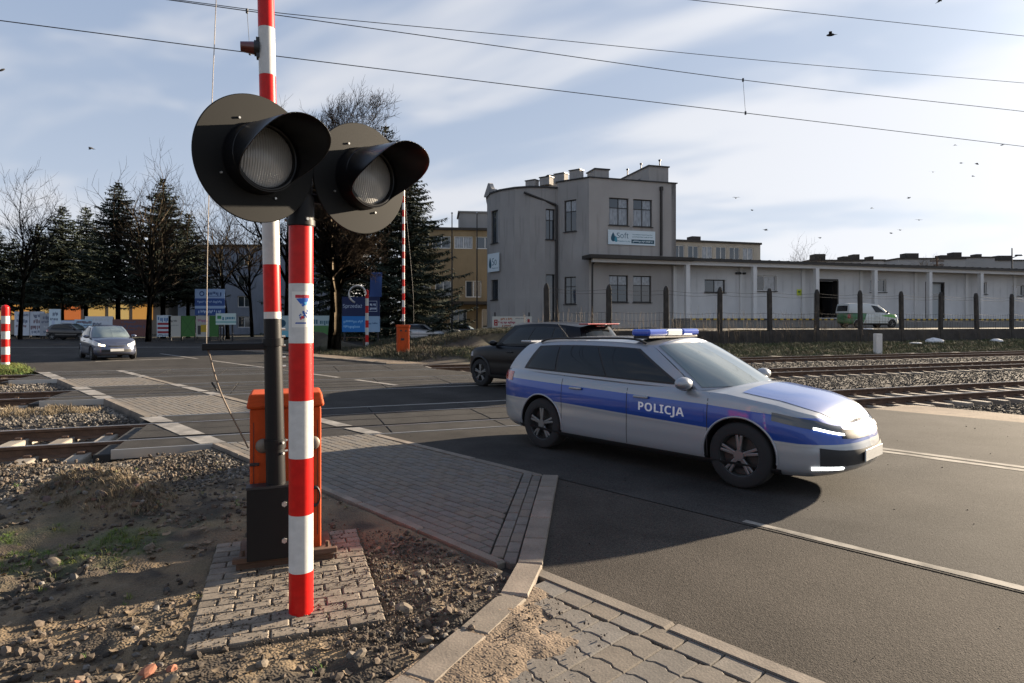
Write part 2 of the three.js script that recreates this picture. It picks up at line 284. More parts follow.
// ------------------------------------------------------------------ ballast
const bedH = (X, Z) => { const e = eOf(X, Z); let h = -0.10; for (const [a, b] of RAILS) { const c = (a + b) / 2; h = Math.min(h, lerp(-0.245, -0.10, sstep(1.42, 2.0, Math.abs(e - c)))); } return h + (fbm(X * 2.2, Z * 2.2, 3, 0, 60) - 0.5) * 0.05; };
const bedL = [DE(-26, 8.3), DE(2.75, 8.3), DE(2.75, 24.9), DE(-26, 24.9)], bedR = [DE(13.9, 6.4), DE(60, 6.4), DE(60, 25.2), DE(13.9, 25.2)];
struct('ballast_bed', sheet(bedL, 0, 120, 90, bedH), mat.ballast);
struct('ballast_bed', sheet(bedR, 0, 160, 90, bedH), mat.ballast);
function rock(seed, det = 1, jag = 0.3) { const r = rng(seed); let g = new THREE.IcosahedronGeometry(1, det); g.deleteAttribute('uv'); g.deleteAttribute('normal'); g = mergeVertices(g, 1e-4); const p = g.attributes.position; const fl = 0.55 + r() * 0.35, el = 0.8 + r() * 0.4; for (let i = 0; i < p.count; i++) { const k = 1 - jag + r() * jag * 2 * 0.75; p.setXYZ(i, p.getX(i) * k * el, p.getY(i) * k * fl, p.getZ(i) * k); } g = g.toNonIndexed(); g.computeVertexNormals(); return g; }
const stoneMat = MS(W1, 0.93);
function scatter(name, geos, m, list, label, category) { // list: [X, y, Z, size, [r,g,b], flat?]
  const per = geos.map(() => []); list.forEach((q, i) => per[i % geos.length].push(q));
  const o = new THREE.Group(); o.name = numbered(name); scene.add(o); o.userData = { kind: 'stuff', label, category };
  const dm = new THREE.Object3D(), r = rng(list.length + 5), c = new THREE.Color();
  geos.forEach((g, gi) => { const L = per[gi]; if (!L.length) return; const im = new THREE.InstancedMesh(g, m, L.length); im.name = name + '_set'; im.castShadow = im.receiveShadow = true; im.userData.kind = 'stuff';
    L.forEach((q, i) => { dm.position.set(q[0], q[1], -q[2]); if (q[5] === 'up') dm.rotation.set((r() - 0.5) * 0.4, r() * 6.3, (r() - 0.5) * 0.4); else if (q[5] === 'flat') dm.rotation.set((r() - 0.5) * 0.7, r() * 6.3, (r() - 0.5) * 0.7); else dm.rotation.set(r() * 6.3, r() * 6.3, r() * 6.3); dm.scale.setScalar(q[3]); dm.updateMatrix(); im.setMatrixAt(i, dm.matrix); im.setColorAt(i, c.setRGB(...q[4])); });
    o.add(im); });
  return o;
}
const stones = [1, 2, 3, 4].map(s => rock(s, 1, 0.3)), smallStones = [5, 6, 7].map(s => rock(s, 0, 0.28));
const stoneTone = (r) => { const k = 0.035 + r() * r() * 0.19, w = r(); return [k * (1.06 + w * 0.14), k * (1 + w * 0.02), k * (0.93 - w * 0.12)]; };
{
  const r = rng(61), L = [];
  for (let i = 0; i < 30000; i++) { const d = 2.68 - Math.pow(r(), 1.6) * 17, e = 8.5 + Math.pow(r(), 1.25) * 16.2; const [X, Z] = DE(d, e); if (Math.abs(X) / Z > 0.9) continue; let sk = false; for (const [a, b] of RAILS) { if ((Math.abs(e - a) < 0.1 || Math.abs(e - b) < 0.1) && r() < 0.8) sk = true; if (d > 2.0 && e > a - 0.8 && e < b + 0.9) sk = true; if (e > a - 0.7 && e < b + 0.7 && r() < 0.6) sk = true; } if (sk) continue; const sz = 0.014 + r() * 0.024; L.push([X, bedH(X, Z) + sz * 0.35, Z, sz, stoneTone(r)]); }
  scatter('ballast_stone', stones, stoneMat, L, 'loose brown and grey ballast stones left of the footway', 'gravel');
  const LR = []; for (let i = 0; i < 260; i++) { const [X, Z] = DS(3.1 + r() * 9.5, -3 + r() * 12); if (Z < 2.4 || eOf(X, Z) > 9) continue; const sz = 0.003 + r() * r() * 0.010; LR.push([X, sz * 0.4, Z, sz, [0.03, 0.027, 0.024]]); }
  scatter('road_grit', smallStones, stoneMat, LR, 'dark grit lying loose on the asphalt', 'grit');
  const L2 = [];
  for (let i = 0; i < 90000; i++) { const d = 14.0 + Math.pow(r(), 1.7) * 42, e = 6.6 + r() * 18.4; const [X, Z] = DE(d, e); if (X / Z > 0.9 || X / Z < 0) continue; if (RAILS.some(([a, b]) => e > a - 0.75 && e < b + 0.75) && r() < 0.94) continue; const sz = 0.014 + r() * 0.020; const q = e < 12.6 ? 0.75 : 0.9; const c = stoneTone(r); L2.push([X, bedH(X, Z) + sz * 0.3, Z, sz, [c[0] * q * 1.08, c[1] * q, c[2] * q * 0.88]]); }
  scatter('ballast_stone', smallStones, stoneMat, L2, 'dark ballast stones around the tracks right of the road', 'gravel');
}
// sandy verge along the far side of the road
struct('yard', sheet([TE(-0.5, 28.12), TE(110, 28.12), TE(110, 52), TE(-0.5, 52)].map(p => p), YARD0, 60, 20, (X, Z) => (fbm(X * 0.4, Z * 0.4, 3, 0, 20) - 0.5) * 0.08 - 1.6 * sstep(12, 3.5, X)), mat.ground.clone()).material.vertexColors = false;
struct('verge', sheet([DS(13.08, SBACK), DS(14.3, SBACK), DE(14.3, 8.9), DE(13.08, 8.9)], -0.01, 6, 50, (X, Z) => (fbm(X * 1.5, Z * 1.5, 3, 0, 70) - 0.5) * 0.05), mat.sand);
struct('verge', sheet([DE(13.08, 24.3), DE(14.6, 24.3), DE(14.6, 45), DE(13.08, 45)], 0.02, 6, 40, (X, Z) => (fbm(X * 1.2, Z * 1.2, 3, 0, 72) - 0.5) * 0.04), mat.sand);
// ------------------------------------------------------------------ kerbs
function kerbStones(parent, pts, w, y0, y1, L, m) { // walk a plan polyline, one stone of length L after the other
  const c = new THREE.CatmullRomCurve3(pts.map(p => new THREE.Vector3(p[0], 0, p[1])), false, 'centripetal'), len = c.getLength(), n = Math.max(1, Math.round(len / L));
  for (let i = 0; i < n; i++) { const a = c.getPointAt(i / n), b = c.getPointAt((i + 1) / n), dx = b.x - a.x, dz = b.z - a.z, l = Math.hypot(dx, dz), l2 = l - 0.008; const g = prism([[-l2 / 2, -w / 2], [l2 / 2, -w / 2], [l2 / 2, w / 2], [-l2 / 2, w / 2]], y0, y1, 0.012); const o = obj('kerb_stone', g, Array.isArray(m) ? m[i % m.length] : m, parent); o.position.set((a.x + b.x) / 2, (i % 3 - 1) * 0.002, -(a.z + b.z) / 2); o.rotation.y = Math.atan2(dz, dx); }
}
const kerbMats = [0, 1, 2].map(k => MS(W1, 0.9, { map: grainTex(512, 0.9, [0.155 + k * 0.016, 0.132 + k * 0.012, 0.106 + k * 0.01], 0.35, 0.35, 80 + k), bumpMap: stoneBump, bumpScale: 0.0011 }));
const KERB = [[4.84, 4.50], [4.05, 3.85], [3.28, 3.21], [2.67, 2.73], [2.165, 2.526], [1.65, 2.344], [0.9, 2.15], [0.2, 2.02]];
const sKerb = (d) => interp(KERB.map(k => k).sort((a, b) => a[0] - b[0]), d);
function setting(name) { const g = new THREE.Group(); g.name = numbered(name); g.userData.kind = 'structure'; scene.add(g); return g; }
kerbStones(setting('kerb'), KERB.map(([d, s]) => DS(d, s)), 0.17, -0.2, 0.03, 0.5, kerbMats);
kerbStones(setting('kerb'), [DS(2.93, 2.92), DS(2.93, 0.2), DS(2.93, -2.5)], 0.09, -0.2, 0.012, 1.0, kerbMats);
kerbStones(setting('kerb'), [DS(2.85, 3.10), DS(2.85, 5.5), DE(2.85, 9.2)], 0.07, -0.2, 0.022, 1.0, kerbMats);
kerbStones(setting('kerb'), [DS(4.80, 4.62), DE(4.80, 9.2)], 0.10, -0.2, 0.006, 1.0, kerbMats);
for (const [a, b] of [[12.34, 15.44], [18.44, 21.24]]) { kerbStones(setting('kerb'), [DE(2.85, a), DE(2.85, b)], 0.1, -0.2, 0.012, 1.0, kerbMats); kerbStones(setting('kerb'), [DE(4.82, a), DE(4.82, b)], 0.14, -0.2, 0.008, 1.0, kerbMats); }
kerbStones(setting('kerb'), [DE(13.16, 24.4), DE(13.16, 44)], 0.14, -0.2, 0.06, 1.0, kerbMats);
// ------------------------------------------------------------------ block paving
const paverMats = [0, 1, 2, 3, 4, 5].map(k => { const t = [0.86, 0.94, 1.0, 1.06, 1.14, 0.98][k], w = [0, 0.02, 0, -0.01, 0.01, 0.03][k]; return MS(W1, 0.9, { map: grainTex(256, 0.45, [(0.118 + w * 0.25) * t, 0.106 * t, (0.092 - w * 0.25) * t], 0.3, 0.35, 90 + k), bumpMap: stoneBump, bumpScale: 0.0011 }); });
const jointMat = MS(W1, 0.97, { map: grainTex(256, 0.5, [0.02, 0.017, 0.013], 0.4, 0.5, 99) });
// running bond in (d, s) between the edges; keep(d,s) lists half planes. The largest 300 become parts, the rest one part.
const padMats = [0, 1, 2, 3, 4, 5].map(k => { const t = [0.88, 0.95, 1.0, 1.05, 1.12, 0.98][k]; return MS(W1, 0.92, { map: grainTex(256, 0.45, [0.165 * t, 0.138 * t, 0.108 * t], 0.45, 0.4, 240 + k), bumpMap: stoneBump, bumpScale: 0.0011 }); });
function pave(parent, dA, dB, sLo, sHi, clips, frame, bl = 0.2, bw = 0.1, max = 300, seed = 1, top = 0.016, mats = paverMats) {
  const r = rng(seed), blocks = [];
  const nr = Math.floor((dB - dA) / bw);
  for (let i = 0; i < nr; i++) { const d0 = dA + i * bw; for (let s = sLo + (i % 2 ? bl / 2 : 0) - bl; s < sHi; s += bl) { let poly = [[d0 + 0.004, s + 0.004], [d0 + bw - 0.004, s + 0.004], [d0 + bw - 0.004, s + bl - 0.004], [d0 + 0.004, s + bl - 0.004]]; for (const [a, b, c] of clips) { poly = clipPoly(poly, a, b, c); if (poly.length < 3) break; } if (poly.length < 3) continue; const pl = poly.map(([d, q]) => frame(d, q)); let ar = 0; pl.forEach((p, k) => { const n = pl[(k + 1) % pl.length]; ar += p[0] * n[1] - n[0] * p[1]; }); if (Math.abs(ar) / 2 < 0.0012) continue; const cx = pl.reduce((q, p) => q + p[0], 0) / pl.length, cz = pl.reduce((q, p) => q + p[1], 0) / pl.length; blocks.push({ pl, cx, cz, dist: cx * cx + cz * cz }); } }
  blocks.sort((a, b) => a.dist - b.dist);
  const rest = [];
  blocks.forEach((b, i) => { const g = prism(b.pl.map(([x, z]) => [x - b.cx, -(z - b.cz)]), -0.08, 0, 0.006); const y = top + (fbm(b.cx * 1.3, b.cz * 1.3, 2, 0, 77) - 0.5) * 0.014 + (r() - 0.5) * 0.004, tilt = [(r() - 0.5) * 0.014, (r() - 0.5) * 0.014], m = Math.floor(r() * 6);
    if (i < max) { const o = obj('paving_block', g, mats[m], parent); o.position.set(b.cx, y, -b.cz); o.rotation.set(tilt[0], 0, tilt[1]); }
    else { g.translate(b.cx, y, -b.cz); rest.push([m, g]); } });
  for (let m = 0; m < 6; m++) { const q = rest.filter(x => x[0] === m).map(x => x[1]); if (q.length) { const o = obj('paving_blocks', mergeGeometries(q), paverMats[m], parent); o.userData.kind = 'stuff'; } }
}
{
  const f = setting('footway');
  // end course along the kerb, then the running bond up to the first track
  const [dk0, sk0] = [4.81, 4.48], [dk1, sk1] = [3.28, 3.21]; const nx = (sk0 - sk1), nz = -(dk0 - dk1), nl = Math.hypot(nx, nz); const N = [nx / nl, nz / nl], cK = N[0] * dk1 + N[1] * sk1 - 0.09;
  const eN = [0, 0]; // tracks edge expressed in (d, s)
  { const p0 = DE(3, 9.2), p1 = DE(4.5, 9.2); const a = [dOf(...p0), sOf(...p0)], b = [dOf(...p1), sOf(...p1)]; const tx = b[0] - a[0], tz = b[1] - a[1]; let n = [-tz, tx]; if (n[1] < 0) n = [-n[0], -n[1]]; const l = Math.hypot(...n); eN[0] = n[0] / l; eN[1] = n[1] / l; eN[2] = eN[0] * a[0] + eN[1] * a[1]; }
  pave(f, 2.89, 4.75, 2.8, 12, [[N[0], N[1], cK - 0.21], [eN[0], eN[1], eN[2]]], DS, 0.2, 0.1, 270, 3);
  // two soldier courses parallel to the kerb
  const P0 = DS(dk1, sk1), P1 = DS(dk0, sk0), kx = (P1[0] - P0[0]), kz = (P1[1] - P0[1]), kl = Math.hypot(kx, kz), K = [kx / kl, kz / kl], KN = [-K[1], K[0]];
  const frame = (a, b) => [P0[0] + K[0] * b + KN[0] * a, P0[1] + K[1] * b + KN[1] * a];
  const lim = (fn) => fn; pave(f, 0.09, 0.292, -0.6, kl - 0.02, (() => { const A = (d0, sgn) => { const n = [KN[0] * V[0] + KN[1] * V[1], K[0] * V[0] + K[1] * V[1]], c = d0 - dOf(...P0); return [sgn * n[0], sgn * n[1], sgn * c]; }; return [A(2.89, -1), A(4.75, 1)]; })(), frame, 0.2, 0.1, 30, 4);
  struct('paving_bed', sheet([DS(2.8, 2.75), DS(4.88, 4.5), DE(4.88, 9.24), DE(2.8, 9.24)], -0.03, 8, 20), jointMat);
  // between the tracks the footway goes on, its blocks too small to pick apart
  for (const [a, b, sd] of [[12.34, 15.44, 5], [18.44, 21.24, 6]]) {
    const q = DE(2.9, a), w = DE(4.75, b), eo = (k, sgn) => { const p0 = DE(3, k); const c = eN[0] * dOf(...p0) + eN[1] * sOf(...p0); return [sgn * eN[0], sgn * eN[1], sgn * c]; };
    pave(f, 2.9, 4.75, 7, 24, [eo(a, -1), eo(b, 1)], DS, 0.2, 0.1, 0, sd, 0.004);
    struct('paving_bed', sheet([DE(2.8, a), DE(4.95, a), DE(4.95, b), DE(2.8, b)], -0.03, 4, 4), jointMat);
  }
}
{ // pad of paving under the barrier machine and the signal mast, laid square to the tracks
  const f = setting('paved_pad'); const o0 = [-1.645, 3.167];
  const frame = (a, b) => [o0[0] + T[0] * b - 0.02 + W_[0] * a, o0[1] + T[1] * b + W_[1] * a];
  pave(f, -0.1, 1.5, 0, 1.0, [[0, -1, 0], [0, 1, 1.0]], frame, 0.2, 0.1, 140, 8, 0.012, padMats); struct('paving_bed', sheet([frame(-0.1, 0), frame(-0.1, 1), frame(1.5, 1), frame(1.5, 0)], -0.006, 4, 4), mat.sand);
}
{ // interlocking double-T blocks in the near corner
  const f = setting('paved_drive'), r = rng(12), pw = 0.2, ph = 0.165, amp = 0.018;
  const wave = [[0, 0], [0.06, 0], [0.085, 1], [0.155, 1], [0.18, 0]].map(([x, k]) => [x * pw / 0.2, k * amp]);
  const lowE = wave.map(([x, k]) => [x, k]), poly = [...lowE, [pw - 0.004, 0], ...[[pw - 0.004, 0], ...wave.slice().reverse()].map(([x, k]) => [x, k + ph - 0.005])];
  const uniq = poly.filter((p, i) => i === 0 || Math.hypot(p[0] - poly[i - 1][0], p[1] - poly[i - 1][1]) > 1e-4);
  const g = prism(uniq.map(([x, y]) => [x - pw / 2, y - ph / 2]), -0.08, 0, 0.006);
  const ang = Math.atan2(U[1], U[0]);
  let n = 0;
  for (let i = 0; i < 12; i++) for (let k = -12; k < 20; k++) {
    const d = 2.635 - i * ph, s = k * pw + 0.05; if (s > sKerb(d) - 0.24 || s < -1.9) continue; const [X, Z] = DS(d, s); if (Z < 1.6 || n > 290) continue;
    const o = obj('paving_block', g, paverMats[Math.floor(r() * 6)], f); o.position.set(X, 0.004 + (fbm(X * 1.5, Z * 1.5, 2, 0, 5) - 0.5) * 0.012, -Z); o.rotation.set((r() - 0.5) * 0.012, ang, (r() - 0.5) * 0.012); n++;
  }
  // edging course along the kerb: straight half blocks with slots
  const eg = prism([[-0.099, -0.07], [0.099, -0.07], [0.099, 0.07], [-0.099, 0.07]], -0.08, 0, 0.005);
  for (let s = 2.62; s > -1.9; s -= 0.204) { const [X, Z] = DS(2.808, s); const o = obj('edging_block', eg, paverMats[Math.floor(r() * 6)], f); o.position.set(X, 0.004, -Z); o.rotation.y = ang; }
  struct('paving_bed', sheet([DS(-0.5, 2.0), DS(2.9, 2.75), DS(2.9, -2.5), DS(-0.5, -2.5)], -0.035, 8, 10), jointMat);
}
// ------------------------------------------------------------------ bare earth in the foreground
const mounds = [[-3.75, 5.75, 0.50, 0.24], [-3.35, 5.5, 0.32, 0.14], [-4.2, 5.9, 0.35, 0.17], [-4.6, 6.5, 0.6, 0.12], [-2.7, 6.5, 0.5, 0.08]];
function earthH(X, Z) {
  const d = dOf(X, Z), e = eOf(X, Z), s = sOf(X, Z);
  let h = 0.0 + (fbm(X * 0.8, Z * 0.8, 3, 0, 30) - 0.5) * 0.10 + (fbm(X * 3.3, Z * 3.3, 3, 0, 33) - 0.5) * 0.075 + (fbm(X * 11, Z * 11, 3, 0, 36) - 0.5) * 0.042;
  h -= 0.10 * sstep(6.0, 8.8, e);
  for (const [mx, mz, R, H] of mounds) { const q = Math.hypot((X - mx) * 0.85, Z - mz) / R; h += H * Math.exp(-q * q * 1.8) * (0.6 + 0.8 * fbm(X * 7, Z * 7, 3, 0, 3)); }
  h = lerp(h, 0.005, 0.75 * sstep(1.9, 2.7, d));
  { const px = X + 1.645, pz = Z - 3.167, a = px * W_[0] + pz * W_[1], b = px * T[0] + pz * T[1]; const m = Math.max(Math.abs(a - 0.7) - 0.8, Math.abs(b - 0.5) - 0.5); h = lerp(lerp(h, -0.005, 0.8), h, sstep(0, 0.35, m)); if (m < 0.03) h = Math.min(h, 0) - 0.035 * sstep(0.03, -0.05, m) + 0.035 * sstep(0.62, 0.8, fbm(X * 6, Z * 6, 3, 0, 44)); }
  h -= 0.3 * sstep(2.79, 2.84, d);
  { const sk = sKerb(d); if (d < 4.9) h -= 0.35 * sstep(sk - 0.02, sk - 0.09, s); }
  h -= 0.3 * sstep(9.0, 9.35, e);
  return h;
}
const soilTone = (X, Z) => {
  const a = fbm(X * 1.1, Z * 1.1, 4, 0, 46), b = fbm(X * 4.2, Z * 4.2, 4, 0, 47), dk = sstep(0.5, 0.66, b * 0.7 + a * 0.3 + 0.10 * sstep(-1.3, -0.7, X) * sstep(5.2, 4.2, Z));
  let c = [lerp(1.3, 0.36, dk), lerp(1.27, 0.36, dk), lerp(1.2, 0.38, dk)];
  const gr = sstep(0.40, 0.60, fbm(X * 3.6 + 3, Z * 3.6, 4, 0, 48)) * Math.min(1, 1.3 * Math.exp(-(Math.pow((X + 3.2) / 0.9, 2) + Math.pow((Z - 4.55) / 0.5, 2))));
  return [lerp(c[0], 0.5, gr * 0.7), lerp(c[1], 0.95, gr * 0.7), lerp(c[2], 0.4, gr * 0.7)];
};
{
  const g = sheet([[-9.6, 1.6], [1.0, 1.6], [1.0, 9.4], [-9.6, 9.4]], 0, 270, 200, earthH); vcol(g, soilTone);
  struct('bare_earth', g, mat.soil);
  // sand washed over the paving in the near corner
  const sp = sheet([DS(0.2, 2.1), DS(2.75, 2.72), DS(2.75, 1.2), DS(0.2, 0.2)], 0, 110, 70, (X, Z) => { const d = dOf(X, Z), s = sOf(X, Z); const q = (sKerb(d) - s); return -0.02 + 0.045 * sstep(0.95, 0.1, q + (fbm(X * 5, Z * 5, 4, 0, 55) - 0.5) * 0.9 + Math.max(0, d - 2.25) * 0.9) + (fbm(X * 14, Z * 14, 3, 0, 56) - 0.5) * 0.012; });
  const o = struct('sand_drift', sp, mat.sand);
}
{ // crumbs of soil, pebbles and rubble
  const r = rng(71), L = [], G = [];
  const ok = (X, Z) => { const d = dOf(X, Z), s = sOf(X, Z), e = eOf(X, Z); return d < 2.74 && e < 8.9 && s > sKerb(d) + 0.02 && Math.abs(X) / Z < 0.9; };
  const tone = (r) => { const k = 0.018 + r() * 0.075; return [k * 1.3, k, k * 0.75]; };
  for (let i = 0; i < 30000; i++) {
    const X = -6.5 + r() * 7, Z = 2.2 + Math.pow(r(), 1.2) * 6.7; if (!ok(X, Z)) continue;
    const dens = sstep(0.50, 0.66, fbm(X * 2.1, Z * 2.1, 3, 0, 73)) + 0.05 + (X > -0.9 ? 0.5 : 0) + (Z < 3.2 ? 0.35 : 0); if (r() > dens) continue;
    const sz = 0.004 + Math.pow(r(), 3.5) * 0.026; L.push([X, Math.max(earthH(X, Z), -0.02) + sz * 0.3, Z, sz, r() < 0.12 ? stoneTone(r) : tone(r)]);
  }
  for (let i = 0; i < 420; i++) { const m = mounds[i % 3], X = m[0] + (r() - 0.5) * m[2] * 1.9, Z = m[1] + (r() - 0.5) * m[2] * 1.6; const sz = 0.008 + r() * r() * 0.034; L.push([X, earthH(X, Z) + sz * 0.25, Z, sz, [0.09 + r() * 0.05, 0.068 + r() * 0.035, 0.045 + r() * 0.02]]); }
  for (let i = 0; i < 1500; i++) { const X = -0.95 + r() * 0.9, Z = 3.2 + r() * 1.5; if (!ok(X, Z)) continue; const sz = 0.004 + Math.pow(r(), 2.5) * 0.02; L.push([X, earthH(X, Z) + sz * 0.3, Z, sz, r() < 0.3 ? stoneTone(r) : tone(r)]); }
  for (let i = 0; i < 3200; i++) { const X = -1.75 + r() * 1.3, Z = 3.1 + r() * 1.8; if (!ok(X, Z)) continue; const sz = 0.003 + r() * r() * 0.009; L.push([X, Math.max(earthH(X, Z), 0.012) + sz * 0.2, Z, sz, tone(r)]); }
  for (let i = 0; i < 5200; i++) { const d = 2.75 - Math.pow(r(), 1.5) * 4.5, e = 5.9 + r() * 3.2; const [X, Z] = DE(d, e); if (!ok(X, Z)) continue; const sz = 0.008 + r() * 0.018; if (r() > sstep(5.7, 7.6, e)) continue; L.push([X, earthH(X, Z) + sz * 0.3, Z, sz, stoneTone(r)]); }
  for (let i = 0; i < 900; i++) { const d = 2.7 - r() * 2.6, q = r() * r() * 0.7; const [X, Z] = DS(d, sKerb(d) - 0.15 - q); const sz = 0.003 + r() * r() * 0.008; L.push([X, 0.02 + sz * 0.3, Z, sz, tone(r)]); }
  scatter('soil_crumb', smallStones, stoneMat, L, 'crumbs of soil and pebbles strewn over the bare earth', 'soil');
  // dead leaves
  const leaf = new THREE.PlaneGeometry(2, 1.3, 2, 2); leaf.rotateX(-Math.PI / 2); { const p = leaf.attributes.position; for (let i = 0; i < p.count; i++) p.setY(i, Math.abs(p.getX(i)) * 0.3 + p.getZ(i) * p.getZ(i) * 0.4); leaf.computeVertexNormals(); }
  const LL = []; for (let i = 0; i < 1500; i++) { const X = -6 + r() * 6.6, Z = 2.4 + r() * 5.6; if (!ok(X, Z)) continue; const sz = 0.012 + r() * 0.02, k = 0.06 + r() * 0.11; if (fbm(X * 1.9, Z * 1.9, 3, 0, 79) + r() * 0.3 < 0.62) continue; LL.push([X, earthH(X, Z) + 0.008, Z, sz, [k * 1.3, k * 0.95, k * 0.6], 'flat']); }
  scatter('dead_leaf', [leaf], MS(W1, 0.9, { side: THREE.DoubleSide }), LL, 'dead brown leaves scattered on the bare earth', 'leaves');
  // grass
  const blades = (n, H, spread, seed) => { const q = rng(seed), pos = []; for (let i = 0; i < n; i++) { const a = q() * 6.3, x = (q() - 0.5) * spread, z = (q() - 0.5) * spread, h = H * (0.5 + q() * 0.7), w = 0.0028, lx = Math.cos(a) * h * (0.3 + q() * 0.7), lz = Math.sin(a) * h * (0.3 + q() * 0.7), sx = -Math.sin(a) * w, sz = Math.cos(a) * w; pos.push(x - sx, 0, z - sz, x + sx, 0, z + sz, x + lx * 0.45 + sx, h * 0.7, z + lz * 0.45 + sz, x - sx, 0, z - sz, x + lx * 0.45 + sx, h * 0.7, z + lz * 0.45 + sz, x + lx * 0.45 - sx, h * 0.7, z + lz * 0.45 - sz, x + lx * 0.45 - sx, h * 0.7, z + lz * 0.45 - sz, x + lx * 0.45 + sx, h * 0.7, z + lz * 0.45 + sz, x + lx, h, z + lz); } const g = new THREE.BufferGeometry(); g.setAttribute('position', new THREE.Float32BufferAttribute(pos, 3)); g.computeVertexNormals(); return g; };
  const gm = MS(W1, 0.85, { side: THREE.DoubleSide }), GL = [], DL = [];
  for (let i = 0; i < 7000; i++) { const X = -6.5 + r() * 5.6, Z = 2.6 + r() * 5; if (!ok(X, Z)) continue; const gq = Math.exp(-(Math.pow((X + 3.2) / 0.9, 2) + Math.pow((Z - 4.5) / 0.5, 2))); if (fbm(X * 3.6 + 3, Z * 3.6, 4, 0, 48) * (0.4 + 0.8 * gq) < 0.42 + r() * 0.12 && !(r() < 0.02)) continue; GL.push([X, earthH(X, Z) - 0.003, Z, 0.25 + r() * 0.3, [0.07 + r() * 0.05, 0.10 + r() * 0.05, 0.025], 'up']); }
  scatter('grass_tuft', [blades(26, 0.055, 0.12, 5), blades(20, 0.07, 0.1, 6)], gm, GL, 'short green grass sprouting on the bare earth', 'grass');
  // dry grass on the mound, beside the rails and along the verges
  const dry = (X, Z, y, sc) => { const k = 0.09 + r() * 0.10; DL.push([X, y, Z, sc, [k * 1.25, k * 0.98, k * 0.62], 'up']); };
  for (let i = 0; i < 200; i++) { const m = mounds[i % 3]; const X = m[0] + (r() - 0.5) * m[2] * 2, Z = m[1] + (r() - 0.5) * m[2] * 1.8; if (ok(X, Z)) dry(X, Z, earthH(X, Z) - 0.012, 0.35 + r() * 0.4); }
  for (const [cx, cz, R] of [[-8.6, 11.9, 0.7], [-14.4, 16.6, 1.0], [-9.6, 11.6, 0.9], [-15.6, 19.0, 1.2]]) for (let i = 0; i < 60; i++) { const a = r() * 6.3, q = Math.sqrt(r()) * R, X = cx + Math.cos(a) * q, Z = cz + Math.sin(a) * q * 0.6; dry(X, Z, bedH(X, Z) + 0.18 * (1 - q / R) * r(), 0.5 + r() * 0.6); }
  scatter('dry_grass', [blades(30, 0.09, 0.16, 7), blades(24, 0.12, 0.14, 8)], gm, DL, 'dry straw coloured grass on the mound and by the rails', 'grass');
  // bright verge at the left, and the rough bank before the yard fence
  const VL = []; for (let i = 0; i < 5200; i++) { const d = 2.6 - r() * 9, e = 24.3 + r() * 4.2; const [X, Z] = DE(d, e); VL.push([X, groundH(X, Z) - 0.01, Z, 0.8 + r() * 0.8, [0.08 + r() * 0.06, 0.115 + r() * 0.05, 0.03], 'up']); }
  for (let i = 0; i < 9000; i++) { const d = 17 + r() * 40, e = 24.9 + r() * 3; const [X, Z] = DE(d, e); if (X / Z > 0.9) continue; const g = r() < 0.55, k = 0.09 + r() * 0.09; VL.push([X, groundH(X, Z) - 0.02, Z, 0.7 + r() * 1.2, g ? [0.07, 0.085, 0.03] : [k * 1.2, k, k * 0.6], 'up']); }
  scatter('verge_grass', [blades(26, 0.09, 0.3, 9), blades(20, 0.12, 0.3, 10)], gm, VL, 'rough grass on the banks beside the tracks', 'grass');
  const BL = []; for (let i = 0; i < 7000; i++) { const d = 14.8 + r() * 14, e = 26 + r() * 14; const [X, Z] = DE(d, e); if (X > 4 || X < -13) continue; const k = 0.035 + r() * 0.04; BL.push([X, groundH(X, Z) - 0.02, Z, 0.8 + r() * 1.3, r() < 0.5 ? [0.03, 0.036, 0.014] : [k * 1.2, k, k * 0.6], 'up']); }
  scatter('bank_grass', [blades(26, 0.09, 0.35, 11), blades(20, 0.12, 0.3, 12)], gm, BL, 'dark rough grass on the bank behind the far barrier', 'grass');
  // pieces of broken brick and stone lying loose
  const rub = [[-1.72, 2.92, 0.035, 1], [-1.83, 2.86, 0.03, 0], [-1.56, 2.83, 0.028, 0], [-1.62, 2.95, 0.022, 1], [-1.2, 2.98, 0.03, 0], [-1.95, 2.78, 0.032, 1], [-0.62, 3.55, 0.04, 0], [-0.45, 3.2, 0.034, 0], [-0.75, 3.05, 0.028, 0], [-0.6, 4.05, 0.035, 0], [-2.6, 4.45, 0.035, 0], [-2.35, 4.5, 0.03, 0], [-3.1, 4.2, 0.04, 0]];
  const rm = [MS(W1, 0.95, { map: grainTex(128, 0.2, [0.17, 0.14, 0.105], 0.4, 0.4, 64) }), MS(W1, 0.95, { map: grainTex(128, 0.2, [0.22, 0.09, 0.055], 0.4, 0.4, 65) })];
  rub.forEach(([X, Z, s, k], i) => { const g = rock(200 + i, 1, 0.22); g.scale(s * 1.3, s, s); const o = obj('rubble_stone', g, rm[k], scene); o.position.set(X, earthH(X, Z) + s * 0.35, -Z); o.rotation.set(r() * 0.4, r() * 6, r() * 0.4); tag(o, k ? 'reddish broken brick lump on the soil near the mast' : 'buff broken stone lying loose on the bare soil', 'stone', k ? 'brick rubble lumps' : 'loose stones'); });
}
// ------------------------------------------------------------------ canvas prints
function print(w, h, draw, rough = 0.7) { const c = document.createElement('canvas'); c.width = w; c.height = h; const x = c.getContext('2d'); draw(x, w, h); const t = new THREE.CanvasTexture(c); t.colorSpace = THREE.SRGBColorSpace; return MS(W1, rough, { map: t }); }
function scribble(x, X, Y, w, h, col, seed) { const r = rng(seed); x.fillStyle = col; let p = X; while (p < X + w) { const q = h * (0.3 + r() * 0.35); x.fillRect(p, Y + h * (r() < 0.3 ? 0 : 0.25), q * 0.75, h * (r() < 0.3 ? 1 : 0.72)); p += q * 0.75 + h * (r() < 0.15 ? 0.5 : 0.14); } }
